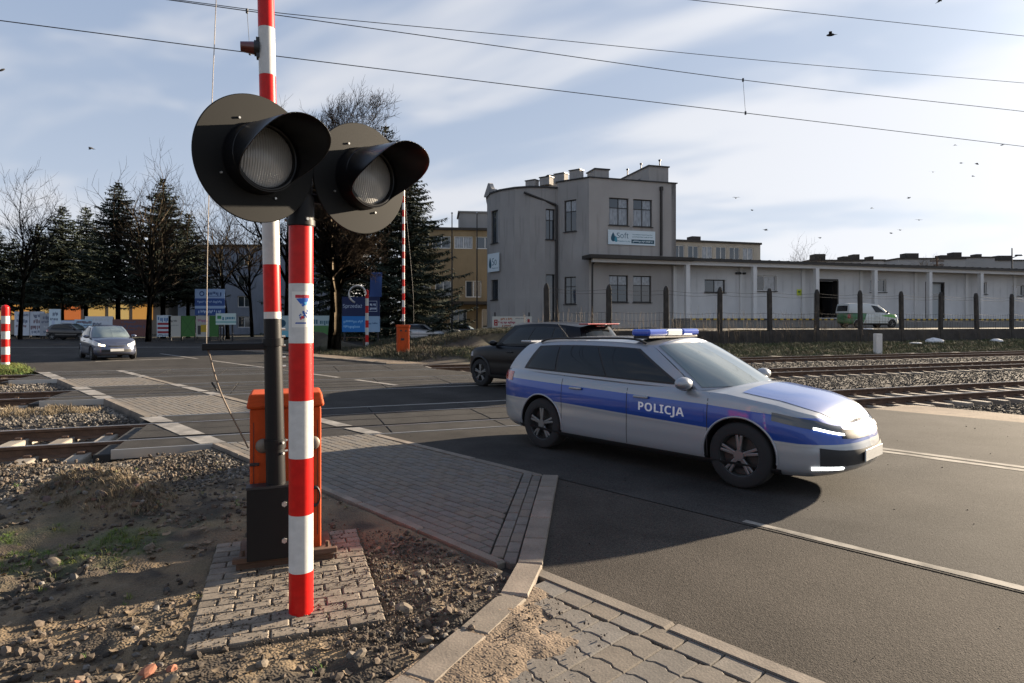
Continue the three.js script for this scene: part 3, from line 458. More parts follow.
// ------------------------------------------------------------------ buildings
// wall between two plan points with real openings; returns the geometry. o: [k0,k1,h0,h1] along the wall
const spot = (P, D, k) => [P[0] + D[0] * k, P[1] + D[1] * k];
function wallGeo(P, Q, y0, y1, openings, th = 0.4) {
  const L = Math.hypot(Q[0] - P[0], Q[1] - P[1]); const s = new THREE.Shape(); s.moveTo(0, y0); s.lineTo(L, y0); s.lineTo(L, y1); s.lineTo(0, y1); s.closePath();
  for (const [a, b, c, d] of openings) { const h = new THREE.Path(); h.moveTo(a, c); h.lineTo(a, d); h.lineTo(b, d); h.lineTo(b, c); h.closePath(); s.holes.push(h); }
  const g = new THREE.ExtrudeGeometry(s, { depth: th, bevelEnabled: false }); g.translate(0, 0, -th); g.rotateY(Math.atan2(Q[1] - P[1], Q[0] - P[0])); g.translate(P[0], 0, -P[1]); return g;
}
// local frame on a wall: x along, y up, z outwards; P -> Q runs left to right as seen from outside
function frameOn(parent, P, Q) { const g = new THREE.Group(); g.position.set(P[0], 0, -P[1]); g.rotation.y = Math.atan2(Q[1] - P[1], Q[0] - P[0]); return g; }
function place(m, P, Q) { m.position.set(P[0], 0, -P[1]); m.rotation.y = Math.atan2(Q[1] - P[1], Q[0] - P[0]); return m; }
const glass = MP([0.03, 0.04, 0.05], 0.06, { metalness: 0, ior: 1.52, clearcoat: 1, clearcoatRoughness: 0.02 });
const curtained = MP(W1, 0.12, { map: tex(256, 1.2, (u, v) => { const k = 0.22 + 0.12 * Math.sin(u * 6.283 * 9 + fbm(u * 8, v * 2, 2, 8) * 4) * 0.5 + (fbm(u * 6, v * 6, 3, 6, 3) - 0.5) * 0.16; return [k * 0.92, k * 0.98, k * 1.06]; }), clearcoat: 1, clearcoatRoughness: 0.03 });
function windowOn(parent, P, Q, [a, b, c, d], frameMat, glassMat, split = 'cross', inset = 0.16) {
  const fw = 0.075, parts = []; const w = b - a, h = d - c, z = -inset;
  parts.push(box(w, fw, 0.07, (a + b) / 2, c + fw / 2, z), box(w, fw, 0.07, (a + b) / 2, d - fw / 2, z), box(fw, h - 2 * fw, 0.07, a + fw / 2, (c + d) / 2, z), box(fw, h - 2 * fw, 0.07, b - fw / 2, (c + d) / 2, z));
  const panes = []; const iw = w - 2 * fw;
  if (split === 'cross') { const m = 0.06, hy = c + h * 0.64; parts.push(box(m, h - 2 * fw, 0.06, (a + b) / 2, (c + d) / 2, z), box(iw, m, 0.064, (a + b) / 2, hy, z)); for (const s of [0, 1]) { const x0 = s ? (a + b) / 2 + m / 2 : a + fw, x1 = s ? b - fw : (a + b) / 2 - m / 2; panes.push([x0, x1, c + fw, hy - m / 2], [x0, x1, hy + m / 2, d - fw]); } }
  else if (split === 'two') { const m = 0.06; parts.push(box(m, h - 2 * fw, 0.06, (a + b) / 2, (c + d) / 2, z)); panes.push([a + fw, (a + b) / 2 - m / 2, c + fw, d - fw], [(a + b) / 2 + m / 2, b - fw, c + fw, d - fw]); }
  else panes.push([a + fw, b - fw, c + fw, d - fw]);
  const f = place(obj('window', parts, frameMat, parent), P, Q);
  panes.forEach(([x0, x1, y0, y1], i) => { obj('pane', box(x1 - x0, y1 - y0, 0.012, (x0 + x1) / 2, (y0 + y1) / 2, z), Array.isArray(glassMat) ? glassMat[i % glassMat.length] : glassMat, f); });
  obj('sill', box(w + 0.12, 0.05, inset + 0.08, (a + b) / 2, c - 0.025, -inset / 2 + 0.06), mat.darkMetal, f);
  return f;
}
const plaster = (c, seed, b = 0.25) => MS(W1, 0.93, { map: tex(1024, 9, (u, v) => { const a = fbm(u * 5, v * 5, 5, 5, seed) - 0.5, st = sstep(0.6, 0.85, fbm(u * 40, v * 4, 3, 4, seed + 2)) * 0.14, f = hash2((u * 1024) | 0, (v * 1024) | 0, seed) - 0.5; const k = 1 + a * b * 2 - st + f * 0.08; return c.map(q => q * k); }), bumpMap: stoneBump, bumpScale: 0.004 });
const YARD = 1.2;
const BP = [5.72, 46.05], BD = [0.959, 0.284], BN = [-0.284, 0.959]; // facade line and the direction behind it
const onB = (k, back = 0) => [BP[0] + BD[0] * k + BN[0] * back, BP[1] + BD[1] * k + BN[1] * back];
const frameDark = MS([0.025, 0.022, 0.02], 0.6), frameWhite = MS([0.6, 0.6, 0.58], 0.6);
{
  const A = onB(0), Dp = onB(7.31), o = thing('office_building', 'grey two storey office with a rounded tower, drainpipes and rooftop chimneys', 'building');
  const wallM = plaster([0.35, 0.33, 0.31], 150, 0.16), wallM2 = plaster([0.30, 0.288, 0.275], 151, 0.2);
  const Bp = [3.46, 47.67]; const op = [[1.63, 3.24, 8.93, 11.0], [3.64, 5.24, 8.91, 11.0], [1.63, 3.2, 3.14, 5.17], [3.62, 5.17, 3.14, 5.17]];
  const topY = 12.38;
  const wf = obj('wall', wallGeo(A, Dp, 0.6, topY, op), wallM, o);
  op.forEach((q, i) => windowOn(o, A, Dp, q, frameDark, i < 2 ? [curtained, glass, curtained, curtained] : [glass, curtained], 'cross'));
  // wing wall from the tower to the corner
  const lenW = Math.hypot(A[0] - Bp[0], A[1] - Bp[1]); const opW = [[0.65, 1.7, 8.5, 10.9], [0.65, 1.66, 3.0, 5.08]];
  obj('wall', wallGeo(Bp, A, 0.6, topY - 0.02, opW), wallM2, o); opW.forEach((q, i) => windowOn(o, Bp, A, q, frameDark, i ? glass : [glass, curtained], 'cross'));
  // right end and back
  const E = onB(7.31, 11), F = onB(-4, 13);
  obj('wall', wallGeo(Dp, E, 0.6, topY - 0.01, []), wallM2, o); obj('wall', wallGeo(E, F, 0.6, topY - 0.02, []), wallM2, o);
  // rounded tower: flat facets, two of them with windows
  const arc = [[-2.1, 55.5], [-2.1, 53], [-2.06, 51.2], [-1.75, 49.75], [-0.95, 48.5], [0.2, 47.6], [1.35, 47.25], [2.5, 47.3], [3.46, 47.67]];
  const tTop = 11.9; const facets = [], capPts = [];
  for (let i = 0; i < arc.length - 1; i++) {
    const P = arc[i], Q = arc[i + 1], L = Math.hypot(Q[0] - P[0], Q[1] - P[1]); let ops = [];
    if (i === 3) ops = [[0.15, 1.2, 7.9, 10.5], [0.15, 1.2, 3.4, 5.0]].map(q => [q[0], Math.min(q[1], L - 0.1), q[2], q[3]]);
    if (i === 7) ops = [[0.08, 0.86, 7.95, 10.3], [0.1, 0.86, 1.75, 5.3]];
    facets.push(wallGeo(P, Q, 0.6, tTop, ops, 0.36)); ops.forEach((q, k) => windowOn(o, P, Q, q, frameDark, k ? glass : [glass, curtained], i === 7 ? (k ? 'none' : 'cross') : 'two'));
  }
  obj('tower_wall', facets, wallM2, o);
  const capG = (pts, y0, y1, out) => { const s = new THREE.Shape(); pts.forEach((p, i) => i ? s.lineTo(p[0], p[1]) : s.moveTo(p[0], p[1])); const g = new THREE.ExtrudeGeometry(s, { depth: y1 - y0, bevelEnabled: false }); g.rotateX(-Math.PI / 2); g.translate(0, y0, 0); return g; };
  const cen = [1.5, 51.5]; const grow = (p, k) => { const dx = p[0] - cen[0], dz = p[1] - cen[1], l = Math.hypot(dx, dz); return [p[0] + dx / l * k, p[1] + dz / l * k]; };
  obj('tower_coping', capG([...arc.map(p => grow(p, 0.1)), [3.6, 55.5]], tTop, tTop + 0.12), mat.darkMetal, o);
  // raised parapet piece over the tower's left end
  obj('parapet', (() => { const s = new THREE.Shape(); s.moveTo(0, 0); s.lineTo(2.4, 0); s.lineTo(2.3, 0.25); s.quadraticCurveTo(1.7, 0.3, 1.4, 0.85); s.quadraticCurveTo(1.0, 1.1, 0.8, 0.8); s.lineTo(0, 0.1); s.closePath(); const g = new THREE.ExtrudeGeometry(s, { depth: 0.3, bevelEnabled: false }); g.rotateY(Math.atan2(arc[4][1] - arc[2][1], arc[4][0] - arc[2][0])); g.translate(arc[2][0], tTop + 0.12, -arc[2][1] - 0.5); return g; })(), wallM2, o);
  obj('roof', capG([onB(0.15, 0.3), onB(7.1, 0.3), onB(7.1, 10.8), onB(-3.6, 12.6), [3.6, 47.9]], topY - 0.5, topY - 0.3), mat.darkConcrete, o);
  for (const [P, Q] of [[A, Dp], [Bp, A], [Dp, E]]) { const L = Math.hypot(Q[0] - P[0], Q[1] - P[1]); place(obj('coping', box(L + 0.16, 0.07, 0.55, L / 2, topY + 0.035, -0.17), mat.darkMetal, o), P, Q); }
  // stepped firewall and chimneys
  for (let i = 0; i < 4; i++) { const c = [A[0] - 0.813 * (1.0 + i * 1.35), A[1] + 0.583 * (1.0 + i * 1.35) + 0.6]; const p = obj('parapet_step', box(0.9, 0.75 - i * 0.08, 0.6, 0, 0, 0), wallM2, o); p.position.set(c[0], topY + 0.4 - i * 0.04, -c[1]); p.rotation.y = -0.62; const q = obj('step_cap', box(1.0, 0.07, 0.7, 0, 0, 0), mat.darkMetal, p); q.position.y = 0.4 - i * 0.04; }
  const chim = (k0, k1, back, y1, dep) => { const P = onB(k0, back), Q = onB(k1, back); const c = place(obj('chimney', box(k1 - k0, y1 - topY + 0.4, dep, (k1 - k0) / 2, (y1 + topY - 0.4) / 2, -dep / 2), wallM2, o), P, Q); obj('chimney_cap', box(k1 - k0 + 0.16, 0.09, dep + 0.16, (k1 - k0) / 2, y1 + 0.045, -dep / 2), mat.darkMetal, c); return c; };
  chim(0.85, 2.0, 0.8, 13.25, 1.5); chim(5.3, 7.0, 0.6, 13.75, 4.6);
  const c2 = chim(-1.6, -0.6, 4.5, 13.4, 1.2);
  { const P = onB(5.3, 0.6), Q = onB(7, 0.6); for (const [z, y] of [[-1.6, 12.95], [-2.7, 12.95], [-3.8, 12.95]]) place(obj('flue_opening', box(0.02, 0.3, 0.45, -0.005, y, z), mat.black, o), P, Q); for (const [x, z] of [[0.3, -4.2], [0.5, -2.2], [1.4, -0.8]]) { const v = place(obj('vent_pipe', [cyl(0.05, 0.05, 0.7, x, 13.8, z, 8), cyl(0.11, 0.11, 0.1, x, 14.45, z, 8)], mat.darkMetal, o), P, Q); } }
  // drainpipes
  place(obj('drainpipe', [box(0.14, 5.2, 0.14, 5.98, 9.35, 0.09), box(0.22, 0.3, 0.2, 5.98, 11.9, 0.1)], frameDark, o), A, Dp);
  { const a = V3(3.42, 11.7, 47.55); obj('drainpipe', [bar(V3(3.42, 10.6, 47.5), V3(3.42, 1.2, 47.5), 0.09, 10), bar(V3(3.42, 10.6, 47.5), V3(0.9, 11.5, 47.12), 0.09, 10)], frameDark, o); }
  obj('drainpipe', [bar(V3(5.9, 5.9, 45.5), V3(6.4, 6.4, 45.4), 0.07, 8), bar(V3(5.9, 5.9, 45.5), V3(5.9, 1.2, 45.6), 0.07, 8)], frameDark, o);
  // company banner over the ground floor and the same print on the tower
  const pr = print(1024, 300, (x, w, h) => { x.fillStyle = '#c9d6dc'; x.fillRect(0, 0, w, h); x.fillStyle = '#1d4f63'; x.beginPath(); x.moveTo(105, 50); x.bezierCurveTo(30, 170, 60, 240, 110, 240); x.bezierCurveTo(170, 240, 170, 160, 105, 50); x.fill(); x.fillStyle = '#3f8ba0'; x.beginPath(); x.moveTo(160, 120); x.bezierCurveTo(110, 210, 140, 250, 170, 250); x.bezierCurveTo(210, 250, 205, 190, 160, 120); x.fill(); x.fillStyle = '#2c5a6a'; x.font = '150px sans-serif'; x.fillText('Soft', 175, 165); x.fillStyle = '#5b7f8c'; scribble(x, 520, 70, 440, 20, '#5f7f8b', 3); scribble(x, 520, 118, 440, 20, '#5f7f8b', 4); x.fillStyle = '#1f4858'; x.fillRect(500, 185, 500, 80); scribble(x, 530, 205, 420, 34, '#c9d6dc', 5); scribble(x, 190, 215, 280, 26, '#7d9aa5', 6); });
  const bn = place(obj('banner', new THREE.BoxGeometry(3.94, 1.09, 0.06).translate(3.49, 8.03, 0.05), pr, o), A, Dp);
  const t1 = new THREE.BoxGeometry(1.7, 1.45, 0.05); t1.translate(0.78, 6.35, 0.16); const pr2 = print(512, 400, (x, w, h) => { x.fillStyle = '#c9d6dc'; x.fillRect(0, 0, w, h); x.fillStyle = '#1d4f63'; x.beginPath(); x.moveTo(110, 80); x.bezierCurveTo(20, 230, 60, 320, 120, 320); x.bezierCurveTo(190, 320, 190, 210, 110, 80); x.fill(); x.fillStyle = '#2c5a6a'; x.font = '210px sans-serif'; x.fillText('So', 190, 260); scribble(x, 190, 310, 280, 30, '#7d9aa5', 6); });
  place(obj('banner', t1, pr2, o), arc[3], arc[4]);
}
{ // warehouse: long wall behind pilasters, overhanging roof, raised loading platform with hazard edge
  const o = thing('warehouse', 'long low white warehouse with white columns under a flat overhanging roof', 'building');
  const wm = plaster([0.56, 0.555, 0.545], 160, 0.2), cm = plaster([0.64, 0.635, 0.62], 161, 0.15);
  const P = onB(7.33), Q = onB(62); const off = 7.33; const R = (q) => [q[0] - off, q[1] - off, q[2], q[3]];
  const wins = [[9.86, 11.75, 3.98, 5.01], [14.37, 16.63, 4.17, 5.44], [26.27, 28.04, 4.24, 5.34], [38.68, 39.86, 4.22, 5.34], [43.07, 44.6, 4.13, 5.14], [50, 52, 4.2, 5.3]].map(R), doors = [[20.5, 22.75, 2.0, 5.15], [32.55, 34.58, 2.0, 5.14]].map(R);
  obj('wall', wallGeo(P, Q, 1.0, 6.2, [...wins, ...doors], 0.4), wm, o);
  wins.forEach((q, i) => windowOn(o, P, Q, q, i === 0 ? frameDark : frameWhite, i === 0 ? [glass, curtained] : i === 1 ? [glass, curtained] : [glass], i === 3 ? 'none' : 'two'));
  // doorway: dark interior with a rear wall, and an open leaf
  obj('wall', [wallGeo(onB(7.33, 14), onB(62, 14), 1.0, 6.2, [], 0.3), wallGeo(onB(62), onB(62, 14), 1, 6.2, [], 0.3), wallGeo(onB(18.5, 0.5), onB(18.5, 13.6), 1, 6.2, [], 0.2), wallGeo(onB(36, 0.5), onB(36, 13.6), 1, 6.2, [], 0.2)], wm, o);
  { const d = place(obj('door', [box(0.1, 3.1, 0.5, 20.45 - off, 3.57, -0.2), box(0.12, 3.1, 0.5, 22.8 - off, 3.57, -0.2), box(2.4, 0.14, 0.5, 21.63 - off, 5.2, -0.2)], frameDark, o), P, Q); obj('door_leaf', [box(0.06, 2.9, 1.1, 22.68 - off, 3.5, -1.0), box(0.06, 2.9, 1.1, 20.57 - off, 3.5, -1.0)], mat.darkMetal, d); }
  { const d = place(obj('door', [box(2.03, 3.1, 0.06, 33.56 - off, 3.57, -0.25)], MS([0.38, 0.40, 0.40], 0.7), o), P, Q); obj('door_frame', [box(0.1, 3.14, 0.4, 32.52 - off, 3.58, -0.15), box(0.1, 3.14, 0.4, 34.6 - off, 3.58, -0.15), box(2.2, 0.1, 0.4, 33.56 - off, 5.18, -0.15)], frameDark, d); obj('door_window', box(1.8, 0.5, 0.02, 33.56 - off, 3.95, -0.21), glass, d); }
  // roof slab with gutter edge
  { const rf = place(obj('roof', box(57, 0.22, 16.2, 27.2, 6.42, -6.9), mat.darkConcrete, o), P, Q); obj('gutter', box(57, 0.12, 0.14, 27.2, 6.36, 1.28), frameDark, rf); const g = []; for (let x = -1.2; x < 55.6; x += 0.9) g.push(box(0.05, 0.05, 16.0, x, 6.555, -6.9)); obj('roof_seam', g, mat.darkMetal, rf); }
  place(obj('canopy', box(8.6, 0.26, 1.5, -3.6, 6.4, 0.75), mat.darkConcrete, o), P, Q);
  place(obj('beam', box(62, 0.3, 0.3, 23.5, 6.16, 0.95), wm, o), P, Q);
  for (let i = 0; i < 9; i++) { const k = 7.68 + i * 6.02 - off; place(obj('column', rbox(0.34, 4.15, 0.34, 0.02, k, 3.95, 0.95), cm, o), P, Q); }
  for (let i = 0; i < 9; i++) { const k = 7.68 + i * 6.02 - off; place(obj('pilaster', box(0.3, 4.15, 0.12, k - 0.5, 3.95, 0.06), cm, o), P, Q); }
  // platform
  const pl = place(obj('platform', [box(55, 0.85, 2.2, 27.3, 1.5, 1.1)], plaster([0.22, 0.21, 0.195], 163, 0.4), o), P, Q);
  const hz = []; const yl = []; for (let x = 0; x < 54; x += 0.6) { yl.push(box(0.3, 0.12, 0.03, x + 0.15, 1.86, 2.215)); hz.push(box(0.3, 0.12, 0.03, x + 0.45, 1.86, 2.215)); }
  obj('hazard_edge', yl, MS([0.55, 0.36, 0.03], 0.7), pl); obj('hazard_edge', hz, mat.black, pl);
  place(obj('notice', box(0.55, 0.5, 0.03, 18.9 - off, 4.1, 0.03), print(64, 64, (x) => { x.fillStyle = '#c8cf3a'; x.fillRect(0, 0, 64, 64); x.fillStyle = '#3c6b2a'; x.fillRect(10, 14, 30, 22); x.fillRect(14, 44, 40, 8); }), o), P, Q);
  place(obj('wall_lamp', [rbox(0.5, 0.16, 0.2, 0.04, 12.9 - off, 5.55, 0.12), rbox(0.3, 0.16, 0.2, 0.04, 13.4 - off, 5.55, 0.12)], mat.black, o), P, Q);
}
function block(name, label, cx, cz, w, dep, y0, y1, wm, turn, wins, fm, opts = {}) { // plain building: walls with window openings on the face turned to the tracks
  const o = thing(name, label, 'building', cx, cz, 0, turn);
  const s = new THREE.Shape(); s.moveTo(-w / 2, y0); s.lineTo(w / 2, y0); s.lineTo(w / 2, y1); s.lineTo(-w / 2, y1); s.closePath();
  wins.forEach(([a, b, c, d]) => { const h = new THREE.Path(); h.moveTo(a, c); h.lineTo(a, d); h.lineTo(b, d); h.lineTo(b, c); h.closePath(); s.holes.push(h); });
  const g = new THREE.ExtrudeGeometry(s, { depth: 0.4, bevelEnabled: false }); g.translate(0, 0, -0.4);
  obj('wall', [g, box(w, y1 - y0, 0.3, 0, (y0 + y1) / 2, -dep), box(0.3, y1 - y0, dep - 0.56, -w / 2 + 0.15, (y0 + y1) / 2, -dep / 2 - 0.13), box(0.3, y1 - y0, dep - 0.56, w / 2 - 0.15, (y0 + y1) / 2, -dep / 2 - 0.13)], wm, o);
  obj('roof', box(w + 0.3, 0.3, dep + 0.4, 0, y1 + 0.152, -dep / 2), mat.darkConcrete, o);
  obj('floor', box(w - 0.7, 0.15, dep - 0.9, 0, (y0 + y1) / 2, -dep / 2 - 0.1), mat.darkConcrete, o);
  wins.forEach((q, i) => { const [a, b, c, d] = q; const f = obj('window', [box(b - a, 0.1, 0.08, (a + b) / 2, c + 0.05, -0.15), box(b - a, 0.1, 0.08, (a + b) / 2, d - 0.05, -0.15), box(0.1, d - c - 0.2, 0.08, a + 0.05, (c + d) / 2, -0.15), box(0.1, d - c - 0.2, 0.08, b - 0.05, (c + d) / 2, -0.15), box(0.09, d - c - 0.2, 0.07, (a + b) / 2, (c + d) / 2, -0.15)], fm, o); obj('pane', box(b - a - 0.2, d - c - 0.2, 0.01, (a + b) / 2, (c + d) / 2, -0.16), opts.glass || (i % 3 ? glass : curtained), f); });
  return o;
}
{ // yellowish block beyond the yard, left of the office
  const wy = plaster([0.25, 0.185, 0.105], 170, 0.25), w = [];
  for (const x of [-4.4, -2.0, 1.6, 4.2]) w.push([x - 0.95, x + 0.95, 4.6, 6.6]); for (const x of [-4.8, -2.2, 0.4, 3, 5.2]) w.push([x - 1.1, x + 1.1, 10.4, 11.9]); w.push([-4, -2, 0.9, 3.2], [-1.2, 0.8, 0.5, 3.2], [2.6, 4.4, 0.9, 3.2]);
  const o = block('apartment_block', 'yellowish flat roofed block seen between the dark spruce and the grey office', -6.2, 74, 13, 10, 0, 12.6, wy, 0.12, w, frameWhite);
  obj('entrance_canopy', box(11, 0.35, 1.6, 0, 3.9, 0.8), mat.darkConcrete, o);
  obj('roof_house', [box(5.2, 2.2, 5, 2.6, 13.9, -4), box(5.6, 0.16, 5.4, 2.6, 15.08, -4)], plaster([0.25, 0.25, 0.25], 171, 0.2), o);
}
{ // block showing over the warehouse roof
  const w = []; for (let i = 0; i < 7; i++) w.push([-8.2 + i * 2.35, -6.4 + i * 2.35, 11.0, 12.9]);
  const o = block('factory_block', 'pale flat roofed block showing over the warehouse roof beside the office', 29.2, 92, 18, 12, 0, 13.4, plaster([0.34, 0.31, 0.26], 175, 0.25), 0.28, w, frameWhite);
  obj('roof_box', box(1.5, 1.2, 1.5, 0, 14.2, -4), mat.darkConcrete, o);
}
{ // bluish flats behind the trees on the left
  const w = []; for (let j = 0; j < 4; j++) for (let i = 0; i < 6; i++) w.push([-10.6 + i * 3.6, -8.8 + i * 3.6, 0.9 + j * 2.7, 2.4 + j * 2.7]);
  block('flats', 'pale bluish block of flats behind the bare trees at left', -33, 82, 23, 10, 0, 11.6, plaster([0.20, 0.225, 0.27], 180, 0.2), -0.05, w, frameWhite);
}
{ // shop with orange and yellow panels under the spruces
  const o = thing('shop', 'low shop with orange and yellow lit panels behind the spruces at left', 'shop', -61, 82, 0, 0.05);
  obj('wall', [box(30, 4.2, 8, 0, 2.1, -4.1)], plaster([0.25, 0.22, 0.18], 185), o); obj('roof', box(31, 0.25, 9, 0, 4.34, -4), mat.darkConcrete, o);
  const cols = [[0.55, 0.14, 0.03], [0.6, 0.36, 0.10], [0.62, 0.40, 0.13], [0.6, 0.28, 0.06], [0.6, 0.38, 0.12]];
  for (let i = 0; i < 9; i++) obj('shop_panel', box(2.6, 2.0, 0.12, -13 + i * 3.1, 2.95, -0.03), MS(cols[i % 5], 0.6, { emissive: new THREE.Color().setRGB(...cols[i % 5]), emissiveIntensity: 0.16 }), o);
}
{ // low roofs far beyond the warehouse
  const spots = [[55, 105, 9, 1.6], [88, 130, 14, 2.2], [104, 140, 10, 2.6], [124, 150, 16, 2.0], [69, 120, 6, 1.8]];
  spots.forEach(([x, z, w, h], i) => { const base = 1.65 + 57 / 620 * z; const o = thing('far_building', ['low grey roof just behind the warehouse eaves, nearest the office', 'wide pale roof above the warehouse, near the utility pole', 'pale stepped roof above the warehouse right of the utility pole', 'long pale roof above the warehouse at the right edge', 'narrow grey roof above the warehouse, left of the utility pole'][i], 'building', x, z); obj('wall', box(w, base + h - 1, 8, 0, (base + h - 1) / 2, -4), plaster([0.3, 0.3, 0.3], 190 + i), o); obj('roof', box(w + 0.4, 0.3, 8.4, 0, base + h - 0.85, -4), mat.darkConcrete, o); obj('roof_box', [box(w * 0.2, 1.2, 2, -w * 0.2, base + h - 0.1, -3), box(w * 0.12, 0.8, 2, w * 0.3, base + h - 0.3, -3)], mat.darkConcrete, o); });
}
// ------------------------------------------------------------------ yard fence: concrete plinth, pointed posts, wires
{
  const o = thing('yard_fence', 'concrete post and wire fence on a dark plinth wall before the warehouse', 'fence');
  const r = rng(31), e = FENCE_E, t0 = tOf(...TE(0, 0)); const tAt = (px) => { const q = (px - 512) / 620, Z = e / (0.94 - 0.3405 * q); return tOf(q * Z, Z); };
  const tA = 15.4; const [X0, Z0] = [0, 0];
  for (let i = -1; i < 17; i++) {
    const t = tA + i * 3.42; const [X, Z] = TE(t, e);
    const s = new THREE.Shape(); s.moveTo(-0.11, 0); s.lineTo(0.11, 0); s.lineTo(0.10, 3.0); s.lineTo(0.05, 3.16); s.lineTo(0, 3.24); s.lineTo(-0.05, 3.16); s.lineTo(-0.10, 3.0); s.closePath();
    const g = new THREE.ExtrudeGeometry(s, { depth: 0.16, bevelEnabled: true, bevelSize: 0.012, bevelThickness: 0.012, bevelSegments: 1 }); g.translate(0, 0, -0.08);
    const p = obj('post', g, mat.darkConcrete, o); p.position.set(X, 0.3, -Z); p.rotation.set((r() - 0.5) * 0.03, TA, (r() - 0.5) * 0.05);
    if (r() < 0.5) { const c = obj('post_cleats', [0.9, 1.3, 1.7, 2.1, 2.5].map(y => box(0.05, 0.05, 0.05, 0.13, y, 0)), mat.darkConcrete, p); }
    const [Xm, Zm] = TE(t + 1.71, e); const w = obj('plinth_panel', prism([[-1.58, -0.07], [1.58, -0.07], [1.58, 0.07], [-1.58, 0.07]], -0.2, 1.0, 0.02), mat.darkConcrete, o); w.position.set(Xm, 0.18 + (r() - 0.5) * 0.08, -Zm); w.rotation.y = TA;
    // barbed strands and mesh
    for (const [y, sag] of [[1.75, 0.04], [2.15, 0.05], [3.1, 0.03], [3.3, 0.06]]) { const a = TE(t + 0.1, e - 0.06), b = TE(t + 3.3, e - 0.06), c = TE(t + 1.7, e - 0.06); obj('strand', tube([V3(a[0], y, a[1]), V3(c[0], y - sag - r() * 0.05, c[1]), V3(b[0], y, b[1])], 0.008, 6, 4), mat.wire, o); }
    if (i < 12) { const bars = []; for (let k = 0; k < 14; k++) { const a = TE(t + 0.15 + k * 0.235, e - 0.02); bars.push(bar(V3(a[0], 1.2, a[1]), V3(a[0], 2.15, a[1]), 0.006, 3)); } obj('mesh_wires', bars, mat.wire, o); }
  }
}
{ // dry weeds and twigs growing through the fence
  const r = rng(33), gs = []; for (let i = 0; i < 520; i++) { const t = 11 + r() * 22 + (r() < 0.25 ? r() * 20 : 0); const [X, Z] = TE(t, FENCE_E + (r() - 0.3) * 1.6); const h = 0.6 + r() * r() * 2.0, y = groundH(X, Z); const a = V3(X, y - 0.05, Z), b = V3(X + (r() - 0.5) * 0.6, y + h, Z + (r() - 0.5) * 0.4); gs.push(bar(a, b, 0.012, 3, 0.003)); for (let k = 0; k < 3; k++) { const q = 0.4 + r() * 0.5, m = a.clone().lerp(b, q); gs.push(bar(m, m.clone().add(new THREE.Vector3((r() - 0.5) * 0.5, 0.1 + r() * 0.35, (r() - 0.5) * 0.3)), 0.006, 3, 0.002)); } }
  const o = obj('dry_weeds', gs, MS([0.10, 0.075, 0.05], 0.95)); o.userData = { kind: 'stuff', label: 'dry leafless weeds along the yard fence', category: 'weeds' };
}
{ // litter on the bank
  const lm = MS([0.62, 0.62, 0.62], 0.75); const spots = [[939, 346.5, 0.55, 0.24, 'large white sack lying below the right end of the fence'], [1010, 340.5, 0.4, 0.16, 'white sack at the right edge of the frame by the fence'], [920, 347.0, 0.4, 0.08, 'flat white scrap on the bank below the warehouse door'], [877, 331.8, 0.3, 0.06, 'white scrap on the plinth wall near the van']];
  const pos = [[26.0, 38.2], [31.4, 40.2], [24.3, 37.4], [21.6, 37.6]];
  spots.forEach(([px, py, w, h, lab], i) => { let g = new THREE.IcosahedronGeometry(1, 3); const p = g.attributes.position; for (let k = 0; k < p.count; k++) { const x = p.getX(k), y = p.getY(k), z = p.getZ(k), n = 0.7 + 0.6 * fbm(x * 2 + i * 7 + 5, z * 2 + y * 3, 3, 0, 5); p.setXYZ(k, x * w * n, Math.max(y, -0.3) * h * n, z * w * 0.6 * n); } g.computeVertexNormals(); const o = obj('white_sack', g, lm); const [X, Z] = pos[i]; o.position.set(X, (i === 3 ? 1.22 : groundH(X, Z) + 0.08), -Z); tag(o, lab, 'litter', 'white litter by the fence'); });
  const [X, Z] = TE(30.5, 24.9); const o = thing('kilometre_post', 'white square marker post beside the farthest track', 'marker post', 20.0, 33.9, groundH(20, 33.9), TA); obj('post', prism([[-0.22, -0.1], [0.22, -0.1], [0.22, 0.1], [-0.22, 0.1]], -0.1, 1.12, 0.02), mat.white, o); obj('bracket', [box(0.25, 0.04, 0.03, 0.32, 0.9, 0), box(0.2, 0.04, 0.03, 0.3, 0.62, 0)], mat.darkMetal, o);
}
